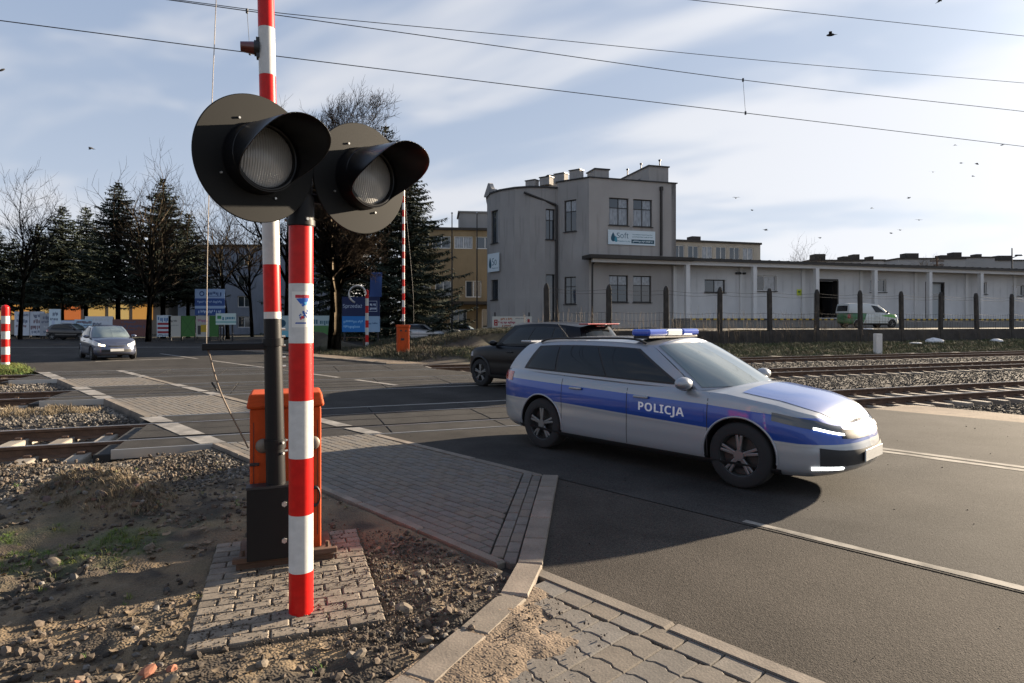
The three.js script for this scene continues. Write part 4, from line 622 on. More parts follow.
// ------------------------------------------------------------------ crossing signal in the foreground
{
  const NA = Math.atan2(0.763, 0.646);
  const o = thing('crossing_signal', 'red and white striped signal mast with two round black lamp heads', 'signal', -1.196, 3.515, 0, NA);
  const bands = [[-0.02, 0.244, 'red'], [0.244, 0.567, 'white'], [0.567, 0.885, 'red'], [0.885, 1.208, 'white'], [1.208, 1.531, 'red'], [1.531, 1.866, 'white'], [1.866, 2.19, 'red']];
  for (const [a, b, c] of bands) { const g = new THREE.CylinderGeometry(0.0665, 0.0665, b - a - 0.0006, 40, 1, false); g.translate(0, (a + b) / 2, 0); obj(c + '_band', g, mat[c], o); }
  obj('collar', [cyl(0.071, 0.071, 0.17, 0, 2.19, 0, 32), cyl(0.077, 0.077, 0.03, 0, 2.195, 0, 32), cyl(0.06, 0.06, 0.24, 0, 2.36, 0, 24)], mat.blackPaint, o);
  for (const a of [0.4, 2.5, 4.6]) { const b = obj('bolt', new THREE.CylinderGeometry(0.009, 0.009, 0.02, 6).rotateZ(Math.PI / 2).translate(0.078, 2.225, 0), mat.zinc, o); b.rotation.y = a; }
  obj('crossbar', [rbox(0.74, 0.05, 0.05, 0.01, 0.015, 2.36, 0.0), rbox(0.74, 0.05, 0.05, 0.01, 0.015, 2.56, 0.0), bar(new THREE.Vector3(0.36, 2.36, 0), new THREE.Vector3(0.36, 2.56, 0), 0.02), bar(new THREE.Vector3(-0.33, 2.36, 0), new THREE.Vector3(-0.33, 2.56, 0), 0.02)], mat.blackPaint, o);
  const boardM = MP([0.006, 0.006, 0.0055], 0.7, { specularIntensity: 0.5 }), hoodM = MP([0.006, 0.006, 0.007], 0.28, { specularIntensity: 0.7, side: THREE.DoubleSide });
  const lensM = MP(W1, 0.3, { map: tex(256, 1, (u, v) => { const k = 0.40 + 0.05 * Math.sin(u * 6.283 * 36) + (fbm(u * 8, v * 8, 3, 8) - 0.5) * 0.12; return [k, k, k * 0.98]; }), bumpMap: tex(256, 1, (u, v) => 0.5 + 0.5 * Math.sin(u * 6.283 * 40), false), bumpScale: 0.003, clearcoat: 0.6, clearcoatRoughness: 0.15 });
  const visor = (() => { const pos = [], idx = [], N = 56, K = 12, r0 = 0.175, r1 = 0.205; for (let i = 0; i <= N; i++) { const a = (i / N) * 2 * Math.PI - Math.PI, c = (1 + Math.cos(a)) / 2, L = 0.012 + 0.345 * Math.pow(sstep(0.18, 0.97, c), 0.8); for (let k = 0; k <= K; k++) { const z = L * k / K, r = lerp(r0, r1, z / 0.31); pos.push(Math.sin(a) * r, Math.cos(a) * r - z * 0.13, z); } for (let k = 0; k <= K; k++) { const z = L * k / K, r = lerp(r0, r1, z / 0.31) - 0.004; pos.push(Math.sin(a) * r, Math.cos(a) * r - z * 0.13, z); } } const S = 2 * (K + 1); for (let i = 0; i < N; i++) { for (let k = 0; k < K; k++) { const p = i * S + k, q = p + S; idx.push(p, q, p + 1, q, q + 1, p + 1); const p2 = p + K + 1, q2 = q + K + 1; idx.push(p2, p2 + 1, q2, q2, p2 + 1, q2 + 1); } const p = i * S + K, q = p + S; idx.push(p, q, p + K + 1, q, q + K + 1, p + K + 1); } const g = new THREE.BufferGeometry(); g.setAttribute('position', new THREE.Float32BufferAttribute(pos, 3)); g.setIndex(idx); g.computeVertexNormals(); return g; })();
  for (const [x, y, lab] of [[-0.30, 2.50, 'nearer lamp head'], [0.355, 2.512, 'farther lamp head']]) {
    const R = 0.328; const disc = new THREE.LatheGeometry([[0, 0], [R - 0.004, 0], [R, 0.003], [R, 0.009], [R - 0.004, 0.012], [0, 0.012]].map(p => new THREE.Vector2(...p)), 96); disc.rotateX(Math.PI / 2);
    const h = obj('lamp_head', toCreasedNormals(disc, 0.5), boardM, o); h.position.set(x, y, 0.07); h.rotation.x = 0.05;
    const hz = new THREE.LatheGeometry([[0, -0.16], [0.12, -0.15], [0.165, -0.10], [0.17, 0]].map(p => new THREE.Vector2(...p)), 40); hz.rotateX(Math.PI / 2); obj('housing', hz, hoodM, h);
    const bz = new THREE.LatheGeometry([[0.185, 0.0], [0.185, 0.02], [0.178, 0.03], [0.178, 0.105], [0.172, 0.115], [0.158, 0.115], [0.153, 0.105], [0.15, 0.02]].map(p => new THREE.Vector2(...p)), 56); bz.rotateX(Math.PI / 2); obj('bezel', bz, hoodM, h);
    const vz = obj('visor', visor.clone().translate(0, 0, 0.105), hoodM, h);
    const lp = []; for (let i = 0; i <= 10; i++) { const a = i / 10 * 0.75; lp.push(new THREE.Vector2(Math.sin(a) / Math.sin(0.75) * 0.153, 0.09 + (Math.cos(a) - Math.cos(0.75)) * 0.16)); } const lg = new THREE.LatheGeometry(lp, 48); { const p = lg.attributes.position, uv = lg.attributes.uv; for (let i = 0; i < p.count; i++) uv.setXY(i, p.getX(i) * 2 + 0.5, p.getZ(i) * 2 + 0.5); } lg.rotateX(Math.PI / 2); obj('lens', lg, lensM, h);
    const sc = []; for (let i = 0; i < 4; i++) { const a = i * Math.PI / 2 + 0.5; sc.push(new THREE.CylinderGeometry(0.006, 0.006, 0.012, 8).rotateX(Math.PI / 2).translate(Math.cos(a) * 0.215, Math.sin(a) * 0.215, 0.016)); } obj('screws', sc, mat.zinc, h);
  }
  // torn sticker on the white band: a curved patch hugging the mast
  const stM = print(256, 300, (x, w, h) => { x.fillStyle = '#d6d4ce'; x.fillRect(0, 0, w, h); const r = rng(9); x.fillStyle = '#2f62b8'; x.beginPath(); x.moveTo(60, 60); x.lineTo(220, 50); x.lineTo(190, 100); x.lineTo(140, 128); x.closePath(); x.fill(); x.fillStyle = '#b02a3a'; x.fillRect(50, 28, 180, 26); x.fillStyle = '#5fb4e0'; x.beginPath(); x.moveTo(150, 90); x.lineTo(200, 84); x.lineTo(176, 122); x.fill(); x.fillStyle = '#27509b'; for (let i = 0; i < 26; i++) x.fillRect(80 + r() * 110, 150 + r() * 70, 6 + r() * 22, 4 + r() * 14); x.fillStyle = '#c2303c'; x.fillRect(120, 205, 34, 22); x.fillRect(106, 226, 20, 10); x.fillStyle = '#2a4f94'; x.fillRect(50, 258, 130, 12); x.fillStyle = '#d6d4ce'; for (let i = 0; i < 40; i++) x.fillRect(r() * w, r() * h, 4 + r() * 18, 2 + r() * 5); });
  const sg = new THREE.CylinderGeometry(0.0672, 0.0672, 0.2, 20, 1, true, -1.35, 1.75); sg.translate(0, 1.72, 0); const st = obj('sticker', sg, stM, o);
}
// ------------------------------------------------------------------ barrier machine beside it, arm raised
{
  const cz = 4.24 + 0.175 * W_[1], cx = -1.545 + 0.175 * W_[0];
  const o = thing('barrier_machine', 'orange barrier machine with a raised red and white arm behind the signal mast', 'barrier', cx, cz, 0.012, TA);
  const cab = obj('cabinet', [rbox(0.46, 0.98, 0.34, 0.012, 0, 0.56, 0)], mat.orange, o);
  obj('lid', (() => { const g = rbox(0.50, 0.10, 0.38, 0.02, 0, 1.10, 0); const p = g.attributes.position; for (let i = 0; i < p.count; i++) if (p.getY(i) > 1.12) { p.setX(i, p.getX(i) * 0.95); p.setZ(i, p.getZ(i) * 0.9); } g.computeVertexNormals(); return g; })(), mat.orange, cab);
  obj('door_seam', [box(0.004, 0.8, 0.002, 0.205, 0.56, 0.171), box(0.004, 0.8, 0.002, -0.205, 0.56, 0.171)], mat.black, cab);
  for (const s of [-1, 1]) obj('shaft_cap', new THREE.SphereGeometry(0.05, 20, 12, 0, Math.PI * 2, 0, Math.PI / 2).rotateX(Math.PI / 2).scale(1, 1, 0.5).translate(s > 0 ? 0.172 : -0.145, 0.80, 0.171), MS([0.20, 0.17, 0.14], 0.6, { metalness: 0.5 }), cab);
  obj('handle', new THREE.TorusGeometry(0.045, 0.008, 8, 24).scale(0.7, 1.4, 1).translate(0.19, 0.43, 0.18), mat.black, cab);
  obj('handle', new THREE.TorusGeometry(0.04, 0.007, 8, 24).scale(0.8, 1.2, 1).translate(0.02, 0.40, 0.19), mat.black, cab);
  obj('base_plate', [box(0.60, 0.02, 0.46, 0, 0.045, 0.0), box(0.62, 0.035, 0.05, 0, 0.0205, 0.21), box(0.62, 0.035, 0.05, 0, 0.0205, -0.21)], mat.rust, o);
  obj('rail_bar', rbox(0.66, 0.035, 0.045, 0.006, 0.0, 0.075, 0.262), mat.rust, o);
  for (const x of [-0.27, 0.27]) obj('anchor_bolt', [cyl(0.014, 0.014, 0.06, x, 0.055, 0.19, 6), cyl(0.026, 0.026, 0.018, x, 0.055, 0.19, 6)], mat.rust, o);
  // arm pivot and arm: tilted a touch to the left
  const arm = new THREE.Group(); arm.name = 'arm'; arm.position.set(-0.062, 0.50, 0.268); arm.rotation.z = 0.0195; o.add(arm);
  const blk = obj('sleeve', [cyl(0.062, 0.056, 1.16, 0, 0, 0, 28), cyl(0.068, 0.068, 0.05, 0, 0.98, 0, 24), cyl(0.068, 0.068, 0.06, 0, 0.30, 0, 24)], mat.blackPaint, arm);
  const nuts = []; for (const y of [0.84, 0.90, 0.98, 1.04, 1.09, 0.34, 0.27]) for (const a of [0.35, 1.55]) { nuts.push(new THREE.CylinderGeometry(0.009, 0.009, 0.03, 6).rotateZ(Math.PI / 2).translate(0.066, 0, 0).rotateY(a - (y < 0.5 ? 1.2 : 0)).translate(0, y, 0)); } obj('sleeve_bolts', nuts, mat.zinc, arm);
  let y = 1.12, i = 0; const seq = [['white', 0.085]]; for (let k = 0; k < 17; k++) seq.push([k % 2 ? 'white' : 'red', 0.313]);
  for (const [c, L] of seq) { const r0 = 0.0545 - i * 0.0003; const g = new THREE.CylinderGeometry(r0 - 0.0003, r0, L - 0.0005, 30); g.translate(0, y + L / 2, 0); obj(c + '_band', g, mat[c], arm); y += L; i++; }
  obj('arm_lamp', [new THREE.CylinderGeometry(0.05, 0.05, 0.03, 20).rotateZ(Math.PI / 2).translate(-0.062, 2.945, 0), box(0.02, 0.13, 0.06, -0.055, 2.945, 0)], mat.black, arm);
  const ll = new THREE.CylinderGeometry(0.032, 0.042, 0.085, 20).rotateZ(Math.PI / 2).translate(-0.118, 2.945, 0); obj('lamp_lens', ll, MP([0.10, 0.012, 0.008], 0.3, { clearcoat: 0.6 }), arm);
  // counterweight at the tail of the arm
  const cw = obj('counterweight', rbox(0.27, 0.47, 0.10, 0.008, -0.105, 0.315, 0.285), mat.blackPaint, o);
  for (const yy of [0.20, 0.44]) obj('bolt_head', new THREE.CylinderGeometry(0.018, 0.018, 0.014, 6).rotateX(Math.PI / 2).translate(-0.01, yy, 0.342), mat.zinc, cw);
  obj('weight_plate', box(0.28, 0.015, 0.11, -0.105, 0.556, 0.285), mat.darkMetal, cw);
  // outrigger rod, its stay wires
  const rod = obj('outrigger', [rbox(0.42, 0.045, 0.045, 0.008, -0.295, 1.478, 0.28), box(0.03, 0.09, 0.07, -0.10, 1.478, 0.28)], mat.blackPaint, o); rod.rotation.z = 0.0;
  obj('stay_wire', tube([new THREE.Vector3(-0.48, 1.49, 0.28), new THREE.Vector3(-0.472, 2.2, 0.28), new THREE.Vector3(-0.435, 3.4, 0.28), new THREE.Vector3(-0.39, 4.4, 0.28), new THREE.Vector3(-0.2, 6.8, 0.28)], 0.0028, 40, 6), MS([0.3, 0.25, 0.2], 0.6), o);
  obj('stay_wire', tube([new THREE.Vector3(-0.47, 1.455, 0.28), new THREE.Vector3(-0.40, 1.19, 0.27), new THREE.Vector3(-0.235, 0.80, 0.22)], 0.0055, 20, 6), MS([0.16, 0.12, 0.09], 0.7), o);
  obj('stay_hook', [bar(new THREE.Vector3(-0.45, 1.25, 0.277), new THREE.Vector3(-0.415, 1.19, 0.277), 0.006), rbox(0.06, 0.02, 0.02, 0.004, -0.20, 0.68, 0.18)], mat.darkMetal, o);
}
{ // far barrier across the road
  const [X, Z] = [-5.0, 28.4], y = groundH(X, Z) < -0.05 ? -0.04 : groundH(X, Z);
  const o = thing('barrier_machine', 'small orange barrier machine with raised arm across the road by the spruce', 'barrier', X, Z, y, TA);
  obj('cabinet', rbox(0.52, 1.15, 0.4, 0.02, 0, 0.6, 0), mat.orange, o); obj('lid', rbox(0.58, 0.12, 0.46, 0.02, 0, 1.22, 0), mat.orange, o); obj('warning_plate', box(0.16, 0.1, 0.01, -0.05, 0.62, 0.205), mat.darkMetal, o); obj('shaft_cap', [box(0.08, 0.07, 0.01, 0.1, 1.0, 0.205), box(0.08, 0.07, 0.01, -0.12, 1.02, 0.205)], mat.black, o);
  obj('base_plate', box(0.7, 0.06, 0.55, 0, 0.0, 0), mat.rust, o);
  const arm = new THREE.Group(); arm.name = 'arm'; arm.position.set(0.02, 1.2, 0.05); o.add(arm); let yy = 0.25; obj('sleeve', cyl(0.06, 0.06, 0.4, 0, 0, 0, 12), mat.blackPaint, arm);
  for (let k = 0; k < 19; k++) { obj(k % 2 ? 'red_band' : 'white_band', cyl(0.062, 0.06, 0.317, 0, yy, 0, 14), k % 2 ? mat.red : mat.white, arm); yy += 0.318; }
  obj('stay_wire', tube([new THREE.Vector3(0.5, 1.4, 0), new THREE.Vector3(0.48, 2.6, 0), new THREE.Vector3(0.12, 6.8, 0)], 0.008, 12, 4), mat.wire, o);
}
function stripedPost(X, Z, r, h, n, label, y = 0) { const o = thing('striped_post', label, 'post', X, Z, y, 0, 'striped posts'); for (let k = 0; k < n; k++) obj(k % 2 ? 'red_band' : 'white_band', cyl(r, r, h / n - 0.001, 0, k * h / n, 0, 16), k % 2 ? mat.red : mat.white, o); obj('cap', new THREE.SphereGeometry(r, 16, 8, 0, 6.2832, 0, Math.PI / 2).translate(0, h, 0), mat.red, o); return o; }
stripedPost(-18.55, 22.7, 0.13, 2.25, 8, 'thick red and white striped post at the left edge of frame', -0.1);
{ const o = stripedPost(-8.7, 37.2, 0.10, 3.5, 8, 'striped post with a round loop bracket beside the bare tree', 0); obj('loop_bracket', new THREE.TorusGeometry(0.5, 0.06, 8, 24, 4.4).translate(-0.55, 3.3, 0.1), mat.zinc, o); }
// ------------------------------------------------------------------ vehicles
const P3 = (x, y, z) => new THREE.Vector3(x, y, z);
function gridGeo(nu, nv, fn, uvfn) { const pos = [], uv = [], idx = []; for (let j = 0; j <= nv; j++) for (let i = 0; i <= nu; i++) { const p = fn(i / nu, j / nv); pos.push(p.x, p.y, p.z); const q = uvfn ? uvfn(p, i / nu, j / nv) : [i / nu, j / nv]; uv.push(q[0], q[1]); } for (let j = 0; j < nv; j++) for (let i = 0; i < nu; i++) { const a = j * (nu + 1) + i, b = a + nu + 1; idx.push(a, a + 1, b, a + 1, b + 1, b); } const g = new THREE.BufferGeometry(); g.setAttribute('position', new THREE.Float32BufferAttribute(pos, 3)); g.setAttribute('uv', new THREE.Float32BufferAttribute(uv, 2)); g.setIndex(idx); g.computeVertexNormals(); return g; }
const tyreM = MS([0.016, 0.016, 0.017], 0.9), rimM = MS([0.20, 0.205, 0.21], 0.4, { metalness: 0.85 }), rimDark = MS([0.05, 0.05, 0.05], 0.5, { metalness: 0.6 }), carGlass = MP([0.006, 0.008, 0.009], 0.03, { specularIntensity: 0.9 }), screenGlass = MP([0.13, 0.16, 0.155], 0.05, { clearcoat: 1, clearcoatRoughness: 0.02 }), trimM = MS([0.014, 0.014, 0.015], 0.6), chrome = MS([0.5, 0.5, 0.5], 0.2, { metalness: 1 }), lampGlass = MP([0.45, 0.47, 0.5], 0.12, { clearcoat: 1 }), tailM = MP([0.30, 0.012, 0.010], 0.18, { clearcoat: 1 }), lampDark = MP([0.03, 0.032, 0.035], 0.08, { clearcoat: 1 });
const glow = (c, k) => MS([0.8, 0.8, 0.8], 0.4, { emissive: new THREE.Color().setRGB(...c), emissiveIntensity: k });
const wheelCache = {};
function wheel(parent, x, z, r, w, dark) {
  const key = r + '_' + w; if (!wheelCache[key]) {
    const ty = new THREE.LatheGeometry([[r * 0.64, -w / 2 + 0.01], [r * 0.70, -w / 2], [r * 0.93, -w / 2 + 0.004], [r * 0.985, -w / 2 + 0.03], [r, -w / 4], [r, w / 4], [r * 0.985, w / 2 - 0.03], [r * 0.93, w / 2 - 0.004], [r * 0.70, w / 2], [r * 0.64, w / 2 - 0.01]].map(p => new THREE.Vector2(...p)), 40); ty.rotateX(Math.PI / 2);
    const rim = [new THREE.LatheGeometry([[r * 0.66, -w / 2 + 0.012], [r * 0.66, w / 2 - 0.012], [r * 0.62, w / 2 - 0.02], [r * 0.60, -w / 2 + 0.03]].map(p => new THREE.Vector2(...p)), 40).rotateX(Math.PI / 2), new THREE.CylinderGeometry(r * 0.16, r * 0.18, 0.05, 16).rotateX(Math.PI / 2).translate(0, 0, w / 2 - 0.035)];
    for (let k = 0; k < 5; k++) for (const s of [-0.12, 0.12]) { const b = rbox(r * 0.10, r * 0.52, 0.03, 0.008, 0, r * 0.36, w / 2 - 0.032); b.rotateZ(k * Math.PI * 0.4 + s); rim.push(b); }
    const disc = new THREE.CylinderGeometry(r * 0.6, r * 0.6, 0.02, 24).rotateX(Math.PI / 2).translate(0, 0, w / 2 - 0.1);
    wheelCache[key] = [ty, mergeGeometries(rim.map(norm)), disc];
  }
  const [ty, rim, disc] = wheelCache[key]; const g = new THREE.Group(); g.name = 'wheel'; g.position.set(x, r, z); if (z < 0) g.rotation.y = Math.PI; parent.add(g);
  obj('tyre', ty, tyreM, g); obj('rim', rim, dark ? rimDark : rimM, g); obj('brake_disc', disc, rimDark, g);
}
const ev = new Evaluator(); ev.attributes = ['position', 'normal', 'uv']; ev.useGroups = true;
// car: local +x forward, +z to its left-hand side reversed per three (right side = +z), y up
function vehicle(o, S) {
  const half = new THREE.CatmullRomCurve3(S.plan.map(p => P3(p[0], 0, p[1])), false, 'centripetal'); const NL = half.getLength();
  const at = (t) => half.getPointAt(clamp(t, 0, 1)); const nrm = (t) => { const q = half.getTangentAt(clamp(t, 0.001, 0.999)); return [-q.z, q.x].map((v, i) => i ? v : v); };
  // outward plan normal (x, z): curve runs front -> back on the +z side, so outward = (tangent turned)
  const outN = (t) => { const q = half.getTangentAt(clamp(t, 0.0005, 0.9995)); return [q.z, -q.x]; };
  const yb = (x) => interp(S.bottom, x), ys = (x) => interp(S.shoulder, x);
  const body = (t, s, side = 1, off = 0) => { const p = at(t), n = outN(t), x = p.x; const b = yb(x), h = ys(x); const fr = sstep(S.xF - 0.5, S.xF - 0.05, x), rr = sstep(S.xR + 0.45, S.xR + 0.05, x); let k = interp(S.prof, s); k = lerp(k, interp(S.profF || S.prof, s), fr); k = lerp(k, interp(S.profR || S.prof, s), rr); k += off; return P3(x + n[0] * k, lerp(b, h, s), (p.z + n[1] * k) * side); };
  const tX = (x, lo = 0.05, hi = 0.95) => { let a = lo, b = hi; for (let i = 0; i < 40; i++) { const m = (a + b) / 2; if (at(m).x > x) a = m; else b = m; } return (a + b) / 2; };
  const tZ = (z, front = true) => { let a = front ? 0 : 1, b = 0.5; for (let i = 0; i < 40; i++) { const m = (a + b) / 2; if (at(m).z < z) a = m; else b = m; } return (a + b) / 2; };
  // closed lower body
  const NT_ = 120, NS = 22, NA = 14;
  const uvS = (p) => [(p.x + 2.6) / 5.2, p.y / 1.3];
  const sides = [1, -1].map(sd => { const g = gridGeo(NT_, NS, (a, b) => body(a, b, sd), uvS); if (sd > 0) { const ix = g.index.array; for (let k = 0; k < ix.length; k += 3) { const t = ix[k]; ix[k] = ix[k + 1]; ix[k + 1] = t; } g.computeVertexNormals(); } return g; });
  const cap = (s, crown) => gridGeo(NA, NT_, (a, b) => { const p = body(b, s, 1); const z = lerp(-p.z, p.z, a), k = 1 - Math.pow(Math.abs(2 * a - 1), 2.2); return P3(p.x, p.y + crown(p.x) * k, z); }, uvS);
  const top = cap(1, (x) => interp(S.crown, x)), bot = cap(0, () => 0); { const ix = bot.index.array; for (let k = 0; k < ix.length; k += 3) { const t = ix[k]; ix[k] = ix[k + 1]; ix[k + 1] = t; } bot.computeVertexNormals(); }
  const test = top.attributes.normal.getY(Math.floor(top.attributes.normal.count / 2)); if (test < 0) for (const g of [top, bot]) { const ix = g.index.array; for (let k = 0; k < ix.length; k += 3) { const t = ix[k]; ix[k] = ix[k + 1]; ix[k + 1] = t; } g.computeVertexNormals(); }
  const mg = mergeGeometries([mergeGeometries(sides), top, bot], true);
  let br = new Brush(mg, [S.paintSide, S.paint, trimM]); br.updateMatrixWorld();
  for (const wx of S.wheelX) for (const sd of [1, -1]) { const c = new Brush(new THREE.CylinderGeometry(S.r * 1.14, S.r * 1.14, 0.42, 40).rotateX(Math.PI / 2), trimM); c.position.set(wx, S.r * 1.02, sd * (S.W - 0.05)); c.updateMatrixWorld(); br = ev.evaluate(br, c, SUBTRACTION); br.updateMatrixWorld(); }
  const G = br.geometry, gi = G.index; const mats = Array.isArray(br.material) ? br.material : [br.material];
  const parts = new Map(); for (const gr of G.groups) { const m = mats[gr.materialIndex]; if (!parts.has(m)) parts.set(m, []); const L = parts.get(m); for (let k = gr.start; k < gr.start + gr.count; k++) L.push(gi ? gi.getX(k) : k); }
  let bodyMesh = null; for (const [m, L] of parts) { const g = new THREE.BufferGeometry(); for (const n of ['position', 'normal', 'uv']) { const A = G.attributes[n], q = new Float32Array(L.length * A.itemSize); L.forEach((v, i) => { for (let c = 0; c < A.itemSize; c++) q[i * A.itemSize + c] = A.array[v * A.itemSize + c]; }); g.setAttribute(n, new THREE.BufferAttribute(q, A.itemSize)); } const nm = m === S.paintSide ? 'body' : m === S.paint ? 'bonnet' : 'underbody'; const q = obj(nm, g, m, o); if (nm === 'body') bodyMesh = q; }
  const flip = (g) => { const ix = g.index.array; for (let k = 0; k < ix.length; k += 3) { const t = ix[k]; ix[k] = ix[k + 1]; ix[k + 1] = t; } g.computeVertexNormals(); return g; };
  const onBody = (t0, t1, s0, s1, off, side, nu = 12, nv = 4, top = 0) => { const g = gridGeo(nu, nv, (a, b) => { const s = lerp(typeof s0 === 'function' ? s0(a) : s0, typeof s1 === 'function' ? s1(a) : s1, b); return body(lerp(t0, t1, a), s, side, off); }, (p, a, b) => [side > 0 ? 1 - a : a, b]); return side > 0 ? flip(g) : g; };
  // greenhouse
  const GH = S.green; const cv = (pts) => new THREE.CatmullRomCurve3(pts.map(p => P3(...p)), false, 'centripetal');
  const segs = ['front', 'side', 'rear'].map(k => ({ b: cv(GH[k][0]), r: cv(GH[k][1]), bulge: GH[k][2] }));
  const gh = (k, a, s, side = 1, off = 0) => { const q = segs[k], A = q.b.getPointAt(clamp(a, 0, 1)), B = q.r.getPointAt(clamp(a, 0, 1)); const p = A.clone().lerp(B, s); const bl = 4 * s * (1 - s) * q.bulge + off; const ta = q.b.getTangentAt(clamp(a, 0.01, 0.99)); const n = new THREE.Vector3(ta.z, 0, -ta.x); const up = B.clone().sub(A).normalize(); const nn = new THREE.Vector3().crossVectors(up, ta).normalize(); if (nn.dot(n) < 0) nn.negate(); p.addScaledVector(nn, bl); p.z *= side; return p; };
  const shell = []; for (const k of [0, 1, 2]) for (const sd of [1, -1]) { const g = gridGeo(k === 1 ? 40 : 16, 10, (a, b) => gh(k, a, b, sd)); shell.push(sd > 0 ? flip(g) : g); }
  const rows = []; for (let i = 0; i <= 12; i++) rows.push(segs[0].r.getPointAt(i / 12)); for (let i = 1; i <= 40; i++) rows.push(segs[1].r.getPointAt(i / 40)); for (let i = 1; i <= 12; i++) rows.push(segs[2].r.getPointAt(i / 12));
  const roof = gridGeo(14, rows.length - 1, (a, b) => { const p = rows[Math.round(b * (rows.length - 1))]; const k = 1 - Math.pow(Math.abs(2 * a - 1), 2.4); return P3(p.x, p.y + GH.crown * k * Math.min(1, p.z / 0.4), lerp(-p.z, p.z, a)); }); if (roof.attributes.normal.getY(Math.floor(roof.attributes.normal.count / 2)) < 0) flip(roof);
  obj('cabin', [mergeGeometries(shell.map(norm))], S.paint, o); obj('roof', roof, S.roofPaint || S.paint, o);
  const pane = (name, k, q, m, off, sd) => { const [a0, a1, s0, s1, sk0 = 0, sk1 = 0] = q; const g = gridGeo(18, 8, (a, b) => { const s = lerp(s0, s1, b); const aa = lerp(a0 + sk0 * b, a1 + sk1 * b, a); return gh(k, aa, s, sd, off); }); return obj(name, sd > 0 ? flip(g) : g, m, o); };
  { const gs = [1, -1].map(sd => { const g = gridGeo(14, 8, (a, b) => gh(0, lerp(0, 0.93, a), lerp(0.04, 0.96, b), sd, 0.006)); return sd > 0 ? flip(g) : g; }); obj('windscreen', gs, screenGlass, o); }
  { const [s0, s1] = GH.rearGlass; const gs = [1, -1].map(sd => { const g = gridGeo(12, 6, (a, b) => gh(2, lerp(0.16, 1, a), lerp(s0, s1, b), sd, 0.006)); return sd > 0 ? flip(g) : g; }); obj('rear_window', gs, carGlass, o); }
  for (const sd of [1, -1]) { if (GH.dlo) pane('window_trim', 1, GH.dlo, trimM, 0.004, sd); for (const q of GH.windows) pane('side_window', 1, q, carGlass, 0.009, sd); }
  // wheels, arch lips
  for (const wx of S.wheelX) for (const sd of [1, -1]) wheel(o, wx, sd * (S.W - S.tw / 2 - 0.015), S.r, S.tw, S.darkRims);
  // lamps, grille, bumpers, seams
  const two = (fn) => [1, -1].map(fn);
  for (const sd of [1, -1]) {
    const tL0 = tZ(S.lampZ), tL1 = tX(S.xF - S.lampLen); const hl = obj('headlight', onBody(tL0, tL1, S.lampS[0], (a) => lerp(S.lampS[1], S.lampS[2], a), 0.006, sd, 16, 5), S.lampM || lampDark, o);
    if (S.drl) obj('lamp_glow', onBody(tL0 + 0.004, lerp(tL0, tL1, S.drl[0]), S.drl[1], S.drl[2], 0.012, sd, 10, 2), S.drl[3], hl);
    if (S.fog) obj('fog_lamp', onBody(tZ(S.fog[0]), tZ(S.fog[1]), S.fog[2], S.fog[3], 0.01, sd, 8, 2), S.fog[4], o);
    obj('tail_light', onBody(tX(S.xR + S.tail[0]), tZ(S.tail[1], false), S.tail[2], S.tail[3], 0.006, sd, 12, 4), tailM, o);
    for (const [x, s0, s1] of S.seams) { const t = tX(x); const w = 0.004 / NL; obj('door_seam', onBody(t - w, t + w, s0, s1, 0.0015, sd, 1, 12), trimM, o); }
    for (const x of S.handles) { const p = body(tX(x), S.handleS, sd, 0.018); const h = rbox(0.19, 0.03, 0.035, 0.012); const q = obj('door_handle', h, S.paint, o); q.position.copy(p); }
    if (S.sill) obj('side_skirt', onBody(tX(S.wheelX[0] - S.r * 1.25), tX(S.wheelX[1] + S.r * 1.25), 0.0, S.sill, 0.008, sd, 24, 3), S.sillM || trimM, o);
    // mirror
    const mp = S.mirror; const mg2 = new THREE.SphereGeometry(1, 20, 14); mg2.scale(0.085, 0.07, 0.115); const mm = obj('mirror', mg2, S.mirrorM || S.paint, o); mm.position.set(mp[0], mp[1], sd * (mp[2] + 0.10)); obj('mirror_arm', box(0.05, 0.03, 0.16, 0, -0.06, sd * -0.08), trimM, mm);
    // arch lips
    for (const wx of S.wheelX) { const R = S.r * 1.15, pts = []; for (let i = 0; i <= 20; i++) { const a = lerp(-0.12, Math.PI + 0.12, i / 20); const x = wx + Math.cos(a) * R, y = S.r * 1.02 + Math.sin(a) * R; const t = tX(x), s = clamp((y - yb(x)) / (ys(x) - yb(x)), 0, 1); pts.push(body(t, s, sd, 0.002)); } obj('wheel_arch', new THREE.TubeGeometry(new THREE.CatmullRomCurve3(pts), 40, S.archR || 0.012, 6), S.archM || S.paint, o); }
  }
  for (const [z1, s0, s1, m, nm] of S.front) { obj(nm || 'grille', two(sd => onBody(0, tZ(z1), s0, typeof s1 === 'function' ? s1 : s1, 0.006, sd, 14, 4)), m, o); }
  if (S.plate) { const p = body(0, S.plate, 1, 0.014); const q = obj('number_plate', rbox(0.012, 0.11, 0.5, 0.004), mat.white, o); q.position.copy(p); }
  if (S.rearPlate) { const p = body(1, S.rearPlate, 1, 0.014); const q = obj('number_plate', rbox(0.015, 0.11, 0.52, 0.005), mat.white, o); q.position.copy(p); }
  const topAt = (t, a, off) => { const p = body(t, 1, 1), z = lerp(-p.z, p.z, a), k = 1 - Math.pow(Math.abs(2 * a - 1), 2.2); return P3(p.x, p.y + interp(S.crown, p.x) * k + off, z); };
  return { body, tX, tZ, onBody, gh, bodyMesh, flip, topAt };
}
const HEAD = Math.atan2(0.725, 0.689); // turn for a car heading towards the camera side of the road: three rotation about y
const towardTurn = -Math.atan2(0.725, 0.689), awayTurn = Math.PI - Math.atan2(0.725, 0.689);
